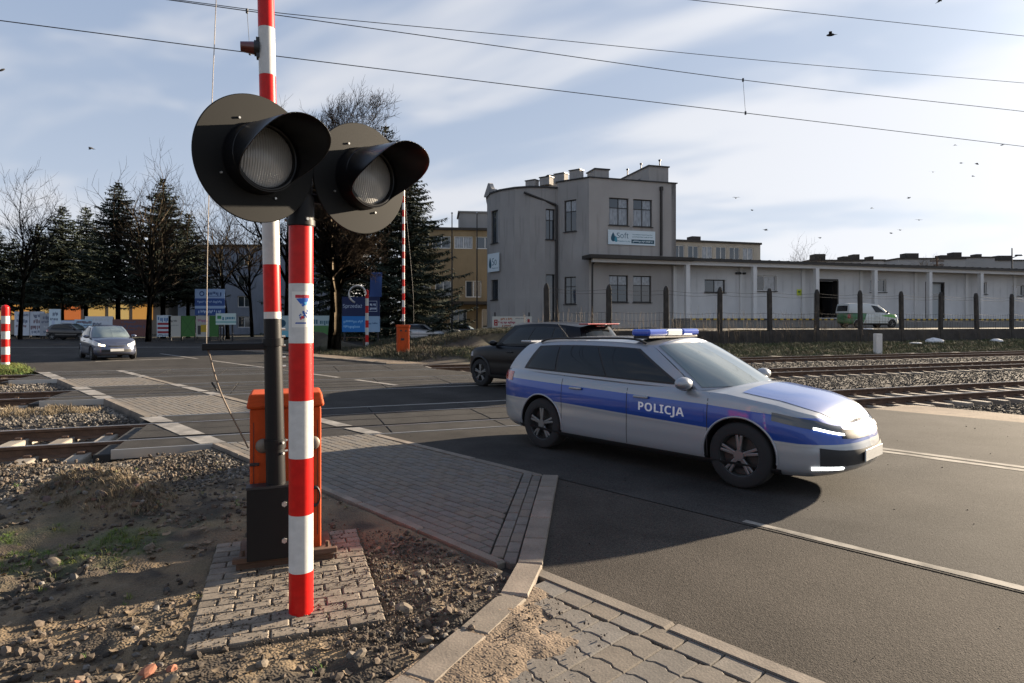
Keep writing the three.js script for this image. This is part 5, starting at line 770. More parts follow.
const profStd = [[0, -0.075], [0.06, -0.02], [0.16, -0.004], [0.36, 0.0], [0.50, -0.004], [0.60, 0.002], [0.72, 0.0], [0.86, -0.012], [0.95, -0.035], [1, -0.075]];
const profNose = [[0, -0.10], [0.08, -0.03], [0.2, 0.0], [0.42, 0.0], [0.55, -0.015], [0.75, -0.04], [0.9, -0.075], [1, -0.14]];
function carPlan(xF, xR, W) { return [[xF, 0], [xF - 0.02, 0.30], [xF - 0.10, 0.55], [xF - 0.26, 0.72], [xF - 0.55, W - 0.055], [xF - 1.0, W - 0.012], [0.4, W], [-0.6, W], [xR + 0.9, W - 0.015], [xR + 0.45, W - 0.06], [xR + 0.18, W - 0.17], [xR + 0.05, 0.5], [xR, 0]]; }
{ // police estate car
  const [xF, xR, W] = [2.29, -2.36, 0.895];
  const o = thing('police_car', 'silver police estate car with blue side stripe and roof light bar', 'police car', 1.94, 7.71, 0.004, towardTurn);
  const silver = [0.27, 0.285, 0.31];
  const paint = MP(silver, 0.42, { metalness: 0.4, clearcoat: 0.9, clearcoatRoughness: 0.06 });
  const cnv = document.createElement('canvas'); cnv.width = 2048; cnv.height = 512; const x = cnv.getContext('2d'); x.fillStyle = '#8f9499'; x.fillRect(0, 0, 2048, 512);
  const UX = (m) => (m + 2.6) / 5.2 * 2048, UY = (m) => 512 - m / 1.3 * 512;
  x.fillStyle = '#083f95'; x.beginPath(); [[-2.6, 0.86], [-1.9, 0.885], [-1.0, 0.86], [1.0, 0.80], [1.7, 0.76], [2.6, 0.70], [2.6, 0.50], [1.9, 0.50], [1.0, 0.56], [-1.0, 0.63], [-2.6, 0.62]].forEach(([a, b], i) => i ? x.lineTo(UX(a), UY(b)) : x.moveTo(UX(a), UY(b))); x.closePath(); x.fill();
  x.fillStyle = '#9ea2a6'; x.beginPath(); [[-2.6, 0.625], [-1.0, 0.635], [1.0, 0.565], [1.9, 0.505], [2.6, 0.505], [2.6, 0.48], [1.9, 0.485], [1.0, 0.545], [-1.0, 0.615], [-2.6, 0.605]].forEach(([a, b], i) => i ? x.lineTo(UX(a), UY(b)) : x.moveTo(UX(a), UY(b))); x.closePath(); x.fill();
  const tx = new THREE.CanvasTexture(cnv); tx.colorSpace = THREE.SRGBColorSpace;
  const paintSide = MP(W1, 0.33, { map: tx, metalness: 0.3, clearcoat: 0.9, clearcoatRoughness: 0.06 });
  const drlM = glow([1, 0.97, 0.9], 1.6);
  const S = { xF, xR, W, r: 0.325, tw: 0.215, wheelX: [-1.35, 1.35], paint, paintSide, plan: carPlan(xF, xR, W), prof: profStd, profF: profNose, profR: profStd,
    bottom: [[xR, 0.34], [xR + 0.35, 0.24], [-1, 0.19], [1.2, 0.19], [xF - 0.3, 0.19], [xF, 0.22]], shoulder: [[xR, 1.0], [-1.6, 1.0], [-0.5, 0.965], [0.85, 0.93], [1.2, 0.915], [1.7, 0.845], [2.05, 0.76], [xF, 0.66]], crown: [[-1.5, 0.0], [0.6, 0.02], [1.2, 0.075], [1.8, 0.07], [xF, 0.02]],
    green: { front: [[[1.22, 0.945, 0], [1.17, 0.94, 0.4], [0.98, 0.935, 0.70], [0.86, 0.93, 0.79]], [[0.33, 1.405, 0], [0.31, 1.405, 0.3], [0.26, 1.395, 0.52], [0.18, 1.375, 0.60]], 0.02], side: [[[0.86, 0.93, 0.79], [0.2, 0.945, 0.84], [-0.8, 0.97, 0.84], [-1.6, 0.99, 0.81], [-2.12, 1.0, 0.70]], [[0.18, 1.375, 0.60], [-0.3, 1.405, 0.625], [-0.95, 1.405, 0.625], [-1.5, 1.375, 0.60], [-1.88, 1.335, 0.54]], 0.03], rear: [[[-2.12, 1.0, 0.70], [-2.24, 1.0, 0.45], [-2.28, 1.0, 0]], [[-1.88, 1.335, 0.54], [-1.95, 1.35, 0.3], [-1.97, 1.355, 0]], 0.01], crown: 0.055, rearGlass: [0.1, 0.85],
      dlo: [0.05, 0.875, 0.06, 0.86, 0.055, -0.03], windows: [[0.07, 0.375, 0.09, 0.82, 0.062, 0], [0.385, 0.655, 0.09, 0.82, 0, 0], [0.668, 0.85, 0.10, 0.80, 0, -0.05]] },
    lampZ: 0.45, lampLen: 0.62, lampS: [0.78, 0.95, 0.90], drl: [0.5, 0.78, 0.82, drlM], fog: [0.52, 0.74, 0.13, 0.18, drlM], tail: [0.42, 0.45, 0.80, 0.96],
    seams: [[1.02, 0.12, 0.98], [0.02, 0.1, 0.99], [-0.98, 0.3, 0.99]], handles: [0.22, -0.74], handleS: 0.82, sill: 0.09, mirror: [0.78, 1.0, 0.84], mirrorM: paint,
    front: [[0.70, 0.20, 0.50, trimM, 'grille'], [0.50, 0.72, 0.90, trimM, 'grille']], plate: 0.36, rearPlate: 0.55 };
  const B = vehicle(o, S);
  // lettering on the doors: a decal patch on each side
  const dc = document.createElement('canvas'); dc.width = 512; dc.height = 96; const y = dc.getContext('2d'); y.fillStyle = '#083f95'; y.fillRect(0, 0, 512, 96); y.fillStyle = '#e6e8ea'; y.font = 'bold 84px sans-serif'; y.fillText('POLICJA', 62, 78); const dt = new THREE.CanvasTexture(dc); dt.colorSpace = THREE.SRGBColorSpace;
  const dm = MP(W1, 0.35, { map: dt, clearcoat: 0.8, clearcoatRoughness: 0.08 });
  const yTos = (yy, xx) => (yy - interp(S.bottom, xx)) / (interp(S.shoulder, xx) - interp(S.bottom, xx));
  for (const sd of [1, -1]) { const x0 = 0.98, x1 = 0.06; const g = B.onBody(B.tX(x0), B.tX(x1), (a) => { const xx = lerp(x0, x1, a); return yTos(0.628 + (0.5 - xx) * 0.03, xx); }, (a) => { const xx = lerp(x0, x1, a); return yTos(0.772 + (0.5 - xx) * 0.03, xx); }, 0.003, sd, 20, 3); obj('lettering', g, dm, o); }
  { const g = gridGeo(16, 14, (a, b) => B.topAt(lerp(B.tX(1.30), B.tX(2.17), b), lerp(0.09, 0.91, a), 0.004)); if (g.attributes.normal.getY(60) < 0) B.flip(g); obj('bonnet_stripe', g, MP([0.010, 0.075, 0.32], 0.45, { metalness: 0, clearcoat: 0.9, clearcoatRoughness: 0.06 }), o); }
  // light bar
  const lb = new THREE.Group(); lb.name = 'light_bar'; lb.position.set(-0.02, 1.475, 0); o.add(lb);
  const blueM = MP([0.02, 0.07, 0.42], 0.12, { clearcoat: 1 });
  for (const s of [-1, 1]) obj('blue_lens', rbox(0.26, 0.085, 0.40, 0.035, 0, 0.045, s * 0.37), blueM, lb);
  obj('centre_panel', rbox(0.25, 0.08, 0.335, 0.02, 0, 0.045, 0), MP([0.6, 0.62, 0.64], 0.3, { clearcoat: 0.5 }), lb); obj('bar_base', rbox(0.22, 0.03, 1.1, 0.01, 0, -0.01, 0), trimM, lb);
  for (const s of [-1, 1]) obj('roof_rail', tube([P3(0.1, 1.395, s * 0.62), P3(0, 1.435, s * 0.625), P3(-0.8, 1.44, s * 0.63), P3(-1.5, 1.41, s * 0.605), P3(-1.6, 1.375, s * 0.6)], 0.014, 20, 6), trimM, o);
  obj('aerial', bar(P3(-1.6, 1.38, 0), P3(-1.85, 1.62, 0), 0.006), trimM, o); obj('rear_spoiler', rbox(0.2, 0.03, 1.05, 0.012, -1.98, 1.37, 0), paint, o);
}
{ // dark crossover behind it, driving away
  const [xF, xR, W] = [2.2, -2.2, 0.91];
  const o = thing('dark_crossover', 'black crossover car driving away, half hidden behind the police car', 'car', 0.74, 15.58, 0.004, awayTurn);
  const paint = MP([0.003, 0.003, 0.005], 0.3, { specularIntensity: 0.55 });
  vehicle(o, { xF, xR, W, r: 0.35, tw: 0.225, wheelX: [-1.32, 1.34], paint, paintSide: paint, plan: carPlan(xF, xR, W), prof: profStd, profF: profNose, profR: profStd,
    bottom: [[xR, 0.38], [xR + 0.35, 0.28], [-1, 0.23], [1.2, 0.23], [xF - 0.3, 0.24], [xF, 0.3]], shoulder: [[xR, 1.08], [-1.5, 1.1], [0.85, 1.04], [1.2, 1.02], [1.7, 0.97], [2.0, 0.90], [xF, 0.78]], crown: [[-1.5, 0.0], [0.6, 0.02], [1.2, 0.06], [1.8, 0.06], [xF, 0.02]],
    green: { front: [[[1.2, 1.05, 0], [1.15, 1.05, 0.4], [0.96, 1.045, 0.70], [0.84, 1.04, 0.80]], [[0.42, 1.59, 0], [0.40, 1.59, 0.3], [0.35, 1.58, 0.54], [0.27, 1.56, 0.62]], 0.02], side: [[[0.84, 1.04, 0.80], [0.2, 1.06, 0.85], [-0.8, 1.09, 0.85], [-1.5, 1.1, 0.82], [-1.98, 1.1, 0.70]], [[0.27, 1.56, 0.62], [-0.3, 1.6, 0.64], [-0.95, 1.6, 0.64], [-1.4, 1.57, 0.62], [-1.72, 1.53, 0.55]], 0.03], rear: [[[-1.98, 1.1, 0.70], [-2.1, 1.1, 0.45], [-2.13, 1.1, 0]], [[-1.72, 1.53, 0.55], [-1.8, 1.55, 0.3], [-1.82, 1.56, 0]], 0.01], crown: 0.05, rearGlass: [0.1, 0.8],
      dlo: [0.05, 0.86, 0.06, 0.86, 0.055, -0.03], windows: [[0.07, 0.40, 0.09, 0.82, 0.062, 0], [0.41, 0.68, 0.09, 0.82, 0, 0], [0.695, 0.84, 0.12, 0.78, 0, -0.05]] },
    lampZ: 0.5, lampLen: 0.55, lampS: [0.72, 0.92, 0.88], lampM: lampGlass, tail: [0.4, 0.5, 0.62, 0.98], seams: [[0.95, 0.12, 0.98], [-0.02, 0.1, 0.99], [-1.0, 0.3, 0.99]], handles: [0.2, -0.78], handleS: 0.82, sill: 0.12, mirror: [0.76, 1.12, 0.85], archM: trimM, archR: 0.03, front: [[0.5, 0.2, 0.42, trimM, 'grille']], rearPlate: 0.6 });
  obj('brake_light', rbox(0.05, 0.03, 0.3, 0.01, -1.86, 1.55, 0), tailM, o); obj('rear_spoiler', rbox(0.26, 0.03, 1.15, 0.012, -1.84, 1.6, 0), MP([0.35, 0.02, 0.02], 0.3, { clearcoat: 1 }), o);
}
function hatch(label, X, Z, turn, rgb, lit, group) { // small hatchback
  const [xF, xR, W] = [2.0, -2.0, 0.85];
  const o = thing('hatchback', label, 'car', X, Z, 0.004, turn, group);
  const paint = MP(rgb, 0.33, { metalness: 0.5, clearcoat: 1, clearcoatRoughness: 0.06 });
  vehicle(o, { xF, xR, W, r: 0.305, tw: 0.195, wheelX: [-1.25, 1.25], paint, paintSide: paint, plan: carPlan(xF, xR, W), prof: profStd, profF: profNose, profR: profStd,
    bottom: [[xR, 0.36], [xR + 0.35, 0.26], [-1, 0.2], [1.2, 0.2], [xF - 0.3, 0.2], [xF, 0.24]], shoulder: [[xR, 1.0], [-1.4, 1.0], [0.75, 0.95], [1.1, 0.94], [1.5, 0.90], [1.8, 0.83], [xF, 0.72]], crown: [[-1.5, 0.0], [0.6, 0.02], [1.1, 0.06], [1.6, 0.06], [xF, 0.02]],
    green: { front: [[[1.22, 0.965, 0], [1.17, 0.96, 0.4], [0.96, 0.955, 0.66], [0.84, 0.95, 0.74]], [[0.33, 1.46, 0], [0.31, 1.46, 0.3], [0.26, 1.45, 0.5], [0.18, 1.43, 0.57]], 0.03], side: [[[0.84, 0.95, 0.74], [0.2, 0.965, 0.80], [-0.7, 0.99, 0.80], [-1.3, 1.0, 0.77], [-1.78, 1.0, 0.66]], [[0.18, 1.43, 0.57], [-0.3, 1.46, 0.595], [-0.8, 1.455, 0.59], [-1.2, 1.42, 0.57], [-1.5, 1.38, 0.5]], 0.03], rear: [[[-1.78, 1.0, 0.66], [-1.88, 1.0, 0.4], [-1.91, 1.0, 0]], [[-1.5, 1.38, 0.5], [-1.57, 1.4, 0.3], [-1.59, 1.4, 0]], 0.01], crown: 0.05, rearGlass: [0.1, 0.8],
      dlo: [0.05, 0.86, 0.06, 0.86, 0.055, -0.03], windows: [[0.07, 0.45, 0.09, 0.82, 0.062, 0], [0.465, 0.82, 0.09, 0.80, 0, -0.05]] },
    lampZ: 0.42, lampLen: 0.62, lampS: [0.66, 0.9, 0.94], lampM: lampGlass, drl: lit ? [0.38, 0.72, 0.84, glow([1, 0.78, 0.42], 2.2)] : null, tail: [0.4, 0.5, 0.66, 0.98], seams: [[0.9, 0.12, 0.98], [-0.3, 0.1, 0.99]], handles: [-0.1], handleS: 0.82, sill: 0.1, mirror: [0.7, 1.02, 0.80], front: [[0.55, 0.22, 0.46, trimM, 'grille'], [0.3, 0.72, 0.8, trimM, 'grille']], plate: 0.42, rearPlate: 0.55 });
  return o;
}
hatch('dark blue grey hatchback with headlights on, driving towards the crossing', -18.35, 28.1, towardTurn, [0.07, 0.08, 0.12], true);
{ // green and white delivery van in the yard
  const [xF, xR, W] = [2.15, -2.1, 0.87];
  const o = thing('delivery_van', 'small white and green delivery van parked before the warehouse', 'van', 26.3, 45.9, YARD + 0.0, 0.12);
  const white = MP([0.52, 0.54, 0.52], 0.4, { clearcoat: 0.8 });
  const cnv = document.createElement('canvas'); cnv.width = 512; cnv.height = 128; const x = cnv.getContext('2d'); x.fillStyle = '#c4c9c4'; x.fillRect(0, 0, 512, 128); x.fillStyle = '#2c6b3a'; x.beginPath(); x.moveTo(0, 0); x.lineTo(200, 0); x.lineTo(150, 128); x.lineTo(0, 128); x.fill(); x.fillStyle = '#5fa53a'; x.beginPath(); x.moveTo(300, 40); x.lineTo(470, 10); x.lineTo(440, 60); x.fill(); const tx = new THREE.CanvasTexture(cnv); tx.colorSpace = THREE.SRGBColorSpace;
  vehicle(o, { xF, xR, W, r: 0.31, tw: 0.19, wheelX: [-1.3, 1.35], paint: white, paintSide: MP(W1, 0.4, { map: tx, clearcoat: 0.8 }), plan: carPlan(xF, xR, W), prof: profStd, profF: profNose, profR: profStd,
    bottom: [[xR, 0.34], [-1, 0.24], [1.2, 0.24], [xF, 0.28]], shoulder: [[xR, 1.1], [-1.4, 1.1], [0.8, 1.08], [1.2, 1.06], [1.7, 0.98], [1.95, 0.9], [xF, 0.76]], crown: [[-1.5, 0], [0.8, 0.02], [1.4, 0.06], [xF, 0.02]],
    green: { front: [[[1.45, 1.08, 0], [1.4, 1.08, 0.4], [1.2, 1.075, 0.68], [1.08, 1.07, 0.76]], [[0.55, 1.70, 0], [0.53, 1.7, 0.3], [0.48, 1.69, 0.55], [0.4, 1.67, 0.64]], 0.03], side: [[[1.08, 1.07, 0.76], [0.3, 1.09, 0.82], [-0.8, 1.1, 0.83], [-1.5, 1.1, 0.83], [-2.0, 1.1, 0.76]], [[0.4, 1.67, 0.64], [-0.2, 1.78, 0.70], [-0.95, 1.8, 0.73], [-1.5, 1.8, 0.73], [-1.92, 1.77, 0.66]], 0.03], rear: [[[-2.0, 1.1, 0.76], [-2.07, 1.1, 0.45], [-2.08, 1.1, 0]], [[-1.92, 1.77, 0.66], [-1.97, 1.79, 0.3], [-1.98, 1.79, 0]], 0.01], crown: 0.04, rearGlass: [0.2, 0.8], windows: [[0.06, 0.33, 0.08, 0.8, 0.07, 0]] },
    lampZ: 0.45, lampLen: 0.5, lampS: [0.6, 0.86, 0.9], lampM: lampGlass, tail: [0.25, 0.62, 0.5, 0.98], seams: [[1.0, 0.12, 0.98], [0.0, 0.1, 0.99]], handles: [0.12], handleS: 0.75, sill: 0.14, mirror: [0.95, 1.15, 0.80], mirrorM: trimM, front: [[0.55, 0.15, 0.5, trimM, 'grille']], plate: 0.5 });
}
// ------------------------------------------------------------------ trees
function addSeg(A, a, b, r0, r1, n) { const d = b.clone().sub(a).normalize(), u = Math.abs(d.y) < 0.9 ? new THREE.Vector3(0, 1, 0) : new THREE.Vector3(1, 0, 0), s = new THREE.Vector3().crossVectors(d, u).normalize(), t = new THREE.Vector3().crossVectors(d, s); for (let i = 0; i < n; i++) { const a0 = i / n * 6.2832, a1 = (i + 1) / n * 6.2832; const q = (c, r, k) => { const cs = Math.cos(k), sn = Math.sin(k); return [c.x + (s.x * cs + t.x * sn) * r, c.y + (s.y * cs + t.y * sn) * r, c.z + (s.z * cs + t.z * sn) * r, s.x * cs + t.x * sn, s.y * cs + t.y * sn, s.z * cs + t.z * sn]; }; const v = [q(a, r0, a0), q(a, r0, a1), q(b, r1, a1), q(b, r1, a0)]; for (const k of [0, 2, 1, 0, 3, 2]) { A.p.push(v[k][0], v[k][1], v[k][2]); A.n.push(v[k][3], v[k][4], v[k][5]); } } }
const arrGeo = (A) => { const g = new THREE.BufferGeometry(); g.setAttribute('position', new THREE.Float32BufferAttribute(A.p, 3)); g.setAttribute('normal', new THREE.Float32BufferAttribute(A.n, 3)); const uv = new Float32Array(A.p.length / 3 * 2); for (let i = 0; i < A.p.length / 3; i++) { uv[i * 2] = A.p[i * 3] + A.p[i * 3 + 2]; uv[i * 2 + 1] = A.p[i * 3 + 1]; } g.setAttribute('uv', new THREE.BufferAttribute(uv, 2)); return g; };
const bark = MS(W1, 0.95, { map: grainTex(256, 0.8, [0.30, 0.245, 0.18], 0.5, 0.4, 120) }), twigM = MS([0.075, 0.058, 0.045], 0.95), barkDark = MS(W1, 0.95, { map: grainTex(256, 0.8, [0.09, 0.07, 0.055], 0.5, 0.4, 121) });
function bareTree(name, label, X, Z, H, levels, seed, opt = {}) {
  const o = thing(name, label, 'tree', X, Z, opt.y || 0, 0, opt.group), r = rng(seed), TR = { p: [], n: [] }, CR = { p: [], n: [] };
  const grow = (p, d, len, rad, lv) => {
    const ns = lv === 0 ? 6 : lv < 3 ? 4 : 3; let a = p.clone(), dd = d.clone(); const A = lv < (opt.trunkLevels ?? 2) ? TR : CR; const tips = [];
    for (let i = 0; i < ns; i++) { dd.add(new THREE.Vector3((r() - 0.5), (r() - 0.35) * 0.6, (r() - 0.5)).multiplyScalar(lv === 0 ? 0.12 : 0.34)).normalize(); const b = a.clone().addScaledVector(dd, len / ns); const r0 = rad * (1 - 0.55 * i / ns), r1 = rad * (1 - 0.55 * (i + 1) / ns); addSeg(A, a, b, r0, r1, lv < 2 ? 8 : lv < 4 ? 4 : 3); a = b; if (i >= (lv === 0 ? ns * (opt.fork ?? 0.45) : 0)) tips.push([b.clone(), dd.clone(), r1]); }
    if (lv >= levels) return;
    const kids = lv === 0 ? (opt.kids ?? 8) : 5;
    for (let k = 0; k < kids; k++) { const [tp, td, tr] = tips[Math.floor(k / kids * tips.length)] || tips[tips.length - 1]; const az = k * 2.4 + r() * 1.2, sp = (lv === 0 ? (opt.spread ?? 0.75) : 0.85) * (0.6 + r() * 0.7); const u = Math.abs(td.y) < 0.95 ? new THREE.Vector3(0, 1, 0) : new THREE.Vector3(1, 0, 0); const s = new THREE.Vector3().crossVectors(td, u).normalize(), t = new THREE.Vector3().crossVectors(td, s); const nd = td.clone().addScaledVector(s, Math.cos(az) * sp).addScaledVector(t, Math.sin(az) * sp).normalize(); nd.y += 0.18; nd.normalize(); grow(tp, nd, len * (lv === 0 ? 0.52 : 0.62) * (0.7 + r() * 0.5), Math.max(tr * (0.62 + r() * 0.2), opt.minR ?? 0.012), lv + 1); }
  };
  grow(new THREE.Vector3(0, -0.2, 0), new THREE.Vector3(opt.lean || 0, 1, 0).normalize(), H * 0.62, opt.rad ?? H * 0.016, 0);
  obj('trunk', arrGeo(TR), opt.bark || bark, o); obj('crown', arrGeo(CR), opt.twig || twigM, o); return o;
}
const needleM = MS(W1, 0.9, { map: grainTex(128, 1.1, [0.024, 0.036, 0.019], 0.8, 0.5, 130), side: THREE.DoubleSide });
function spruce(label, X, Z, H, R, seed, opt = {}) {
  const o = thing('spruce_tree', label, 'tree', X, Z, 0, opt.turn || 0, opt.group), r = rng(seed), pos = [];
  const T_ = { p: [], n: [] }; addSeg(T_, P3(0, -0.2, 0), P3(0, H * 0.5, 0), H * 0.016, H * 0.010, 10); addSeg(T_, P3(0, H * 0.5, 0), P3(0, H * 0.99, 0), H * 0.010, 0.02, 8); obj('trunk', arrGeo(T_), barkDark, o);
  const quad = (a, b, w, up) => { const d = b.clone().sub(a), s = new THREE.Vector3().crossVectors(d, up).normalize().multiplyScalar(w); const m = a.clone().lerp(b, 0.45); pos.push(a.x, a.y, a.z, m.x + s.x, m.y + s.y, m.z + s.z, b.x, b.y, b.z, a.x, a.y, a.z, b.x, b.y, b.z, m.x - s.x, m.y - s.y, m.z - s.z); };
  const base = opt.base ?? 0.1; const nW = Math.round(H * 2.3);
  for (let w = 0; w < nW; w++) {
    const f = Math.pow(w / nW, 0.92), y = lerp(H * base, H * 0.985, f), L0 = R * Math.pow(1 - f, 0.85) * (1 + 0.12 * Math.sin(w * 1.7)) + 0.12, nb = f > 0.85 ? 5 : 8;
    for (let k = 0; k < nb; k++) {
      const az = k / nb * 6.283 + w * 1.1 + (r() - 0.5) * 0.5, L = L0 * (0.6 + r() * 0.7), dir = P3(Math.cos(az), 0, Math.sin(az)), side = P3(-Math.sin(az), 0, Math.cos(az)); const n = Math.max(5, Math.round(L * 7)), droop = 0.22 + r() * 0.25 - f * 0.35;
      let prev = P3(0, y, 0); for (let i = 1; i <= n; i++) { const q = i / n; const p = P3(dir.x * L * q, y - droop * L * q * (1.25 - 0.55 * q * q) + 0.12 * L * q * q * q, dir.z * L * q); quad(prev, p.clone().addScaledVector(dir, 0.1), 0.05 + 0.03 * r(), P3(0, 1, 0)); const tl = (0.16 + 0.42 * (1 - Math.abs(q - 0.45))) * Math.min(1, L * 0.55) * (0.7 + r() * 0.6); for (const s of [-1, 1]) { const e = p.clone().addScaledVector(side, s * tl).addScaledVector(dir, tl * (0.45 + r() * 0.3)); e.y -= tl * (0.25 + r() * 0.35); quad(p, e, 0.055 + r() * 0.05, P3(r() - 0.5, 1, r() - 0.5)); } if (r() < 0.55) { const e = p.clone(); e.y -= 0.15 + r() * 0.3; e.addScaledVector(side, (r() - 0.5) * 0.2); quad(p, e, 0.06, side); } prev = p; }
    }
  }
  const g = new THREE.BufferGeometry(); g.setAttribute('position', new THREE.Float32BufferAttribute(pos, 3)); const uv = new Float32Array(pos.length / 3 * 2); for (let i = 0; i < pos.length / 3; i++) { uv[i * 2] = pos[i * 3] + pos[i * 3 + 1] * 0.3; uv[i * 2 + 1] = pos[i * 3 + 2] + pos[i * 3 + 1]; } g.setAttribute('uv', new THREE.BufferAttribute(uv, 2)); g.computeVertexNormals();
  obj('crown', g, needleM, o); return o;
}
const xAt = (px, Z) => (px - 512) / 620 * Z, hAt = (py, Z) => 1.65 + (322 - py) / 620 * Z;
{ // row of spruces on the left
  const row = [[-6, 66, 222, 4.4, 'spruce at the far left edge of the row'], [38, 68, 220, 3.4, 'slim spruce second from the left edge'], [62, 64, 202, 3.9, 'third spruce from the left, taller than its left neighbour'], [86, 67, 203, 3.9, 'fourth spruce from the left, just left of the tallest pair'], [118, 62, 178, 4.5, 'broad tall spruce above the oncoming hatchback'], [163, 63, 174, 4.1, 'tallest narrow spruce right of the oncoming hatchback'], [188, 67, 210, 4.0, 'last spruce of the left row, beside the blue board']];
  row.forEach(([px, Z, py, R, lab], i) => spruce(lab, xAt(px, Z), Z, hAt(py, Z), R, 300 + i, { group: 'spruces in the left row', base: 0.3 }));
  spruce('broad dark spruce behind the second lamp head', xAt(386, 57), 57, hAt(120, 57), 7.0, 320, { base: 0.08, group: 'spruces behind the far barrier' });
  spruce('dark spruce right of the far barrier arm, its boughs reaching towards the yellow block', xAt(410, 54), 54, hAt(160, 54), 5.4, 321, { base: 0.06, group: 'spruces behind the far barrier' });
  spruce('dark spruce hidden behind the bare tree trunk', xAt(340, 60), 60, hAt(175, 60), 6.2, 322, { base: 0.08, group: 'spruces behind the far barrier' });
  const far = [[14, 96, 235], [100, 98, 232], [140, 96, 238], [215, 99, 262], [52, 100, 240], [178, 101, 240]];
  const bkg = spruce('dark spruce in the second row behind the left spruces', xAt(14, 96), 96, hAt(235, 96), 5.6, 330, { group: 'second row of spruces', base: 0.08 });
  const H0 = hAt(235, 96); far.slice(1).forEach(([px, Z, py], i) => copy(bkg, 'dark spruce in the second row behind the left spruces', xAt(px, Z), Z, 0, i * 1.3 + 0.5, hAt(py, Z) / H0));
}
{
  bareTree('bare_tree', 'large bare tree with pale trunk behind the signal mast', xAt(334, 34), 34, hAt(84, 34) * 0.74, 6, 411, { y: 0.12, minR: 0.009, rad: 0.40, spread: 0.62, kids: 9, lean: -0.03, fork: 0.3, trunkLevels: 2 });
  bareTree('bare_tree', 'bare tree with pale forked branches right of the hatchback', xAt(148, 52), 52, 14.5, 4, 420, { rad: 0.24, spread: 0.7, kids: 9, fork: 0.12, trunkLevels: 3 });
  bareTree('bare_tree', 'thin bare tree at the left edge rising above the spruces', xAt(20, 58), 58, hAt(198, 58), 4, 431, { rad: 0.2, spread: 0.5, kids: 7 });
  bareTree('bare_tree', 'bare tree standing before the bluish flats', xAt(228, 60), 60, 13.5, 4, 437, { rad: 0.2, spread: 0.7, kids: 8, fork: 0.25 });
  bareTree('bare_tree', 'bare tree seen between the two striped masts', xAt(286, 50), 50, 16, 4, 441, { rad: 0.25, spread: 0.7, kids: 8, fork: 0.25 });
  bareTree('bare_tree', 'bare tree left of the barrier arm, before the flats', xAt(252, 70), 70, 14, 4, 447, { rad: 0.22, spread: 0.7, kids: 8, fork: 0.25 });
  bareTree('bare_tree', 'small bare tree showing over the warehouse roof', 44, 92, 10.6, 4, 451, { rad: 0.2, spread: 0.6, kids: 7 });
  bareTree('bare_tree', 'faint bare tree far behind the warehouse near the utility pole', 72, 108, 12.4, 4, 455, { rad: 0.2, spread: 0.6, kids: 7 });
}
// ------------------------------------------------------------------ boards, banners and parked things under the trees
const posts = (o, xs, h, y0 = 0) => xs.forEach(x => obj('post', box(0.1, h, 0.1, x, h / 2 + y0, -0.08), mat.darkMetal, o));
{
  const Z = 56, o = thing('company_board', 'tall blue and white board beside the last spruce of the row', 'sign', xAt(210, Z), Z, 0);
  posts(o, [-1.2, 1.2], 4.5); obj('panel', box(2.7, 2.35, 0.08, 0, 3.45, 0), print(512, 448, (x, w, h) => { x.fillStyle = '#8fa6c4'; x.fillRect(0, 0, w, h); x.fillStyle = '#24406f'; x.beginPath(); x.arc(120, 80, 44, 0, 7); x.fill(); x.fillStyle = '#8fa6c4'; x.beginPath(); x.arc(120, 80, 26, 0, 7); x.fill(); scribble(x, 190, 44, 260, 56, '#24406f', 11); x.fillStyle = '#24406f'; x.fillRect(190, 118, 260, 10); x.fillStyle = '#2c4a84'; x.fillRect(0, 160, w, 130); scribble(x, 40, 200, 420, 36, '#8fa6c4', 12); x.fillStyle = '#2c4a84'; x.fillRect(0, 335, w, 113); scribble(x, 60, 360, 390, 44, '#a9bbd2', 13); }), o);
}
const bannerSpecs = [ // px centre, width m, height m, kind
  [164, 55, 1.25, 1.9, 'blue and white price board with red bars, leftmost of the fence boards', (x, w, h) => { x.fillStyle = '#b9c6cf'; x.fillRect(0, 0, w, h); scribble(x, 20, 20, w - 40, 50, '#2f5f96', 3); x.fillStyle = '#8d1f2c'; for (const y of [90, 140, 190]) x.fillRect(14, y, w - 28, 26); scribble(x, 20, 228, w - 40, 20, '#3a4a60', 5); }],
  [175, 55, 1.15, 1.85, 'plain pale board with thin writing right of the red barred one', (x, w, h) => { x.fillStyle = '#b5b3aa'; x.fillRect(0, 0, w, h); scribble(x, 30, 50, w - 120, 22, '#555555', 7); scribble(x, 30, 110, w - 80, 10, '#777777', 8); }],
  [188, 55, 1.25, 1.85, 'green board between two pale boards', (x, w, h) => { x.fillStyle = '#3c6b31'; x.fillRect(0, 0, w, h); x.strokeStyle = '#2b4f24'; x.lineWidth = 6; x.beginPath(); x.moveTo(0, 0); x.lineTo(w, h); x.moveTo(w, 0); x.lineTo(0, h); x.stroke(); }],
  [203, 55, 1.2, 1.85, 'white board with yellow and dark blocks behind the stay wire', (x, w, h) => { x.fillStyle = '#a9a79f'; x.fillRect(0, 0, w, h); x.fillStyle = '#b79a2c'; x.fillRect(90, 110, 120, 90); x.fillStyle = '#3c3a3a'; x.fillRect(30, 120, 60, 110); scribble(x, 30, 40, 180, 34, '#9a5f7a', 6); }],
  [214, 55, 0.8, 1.85, 'narrow green board at the right end of the fence boards', (x, w, h) => { x.fillStyle = '#38682f'; x.fillRect(0, 0, w, h); }],
];
bannerSpecs.forEach(([px, Z, w, h, lab, dr]) => { const o = thing('fence_board', lab, 'sign', xAt(px, Z), Z, 0.35, 0, 'boards on the fence'); obj('panel', box(w, h, 0.06, 0, h / 2, 0), print(256, 256, dr), o); posts(o, [-w / 2 + 0.05, w / 2 - 0.05], h + 0.4, -0.4); });
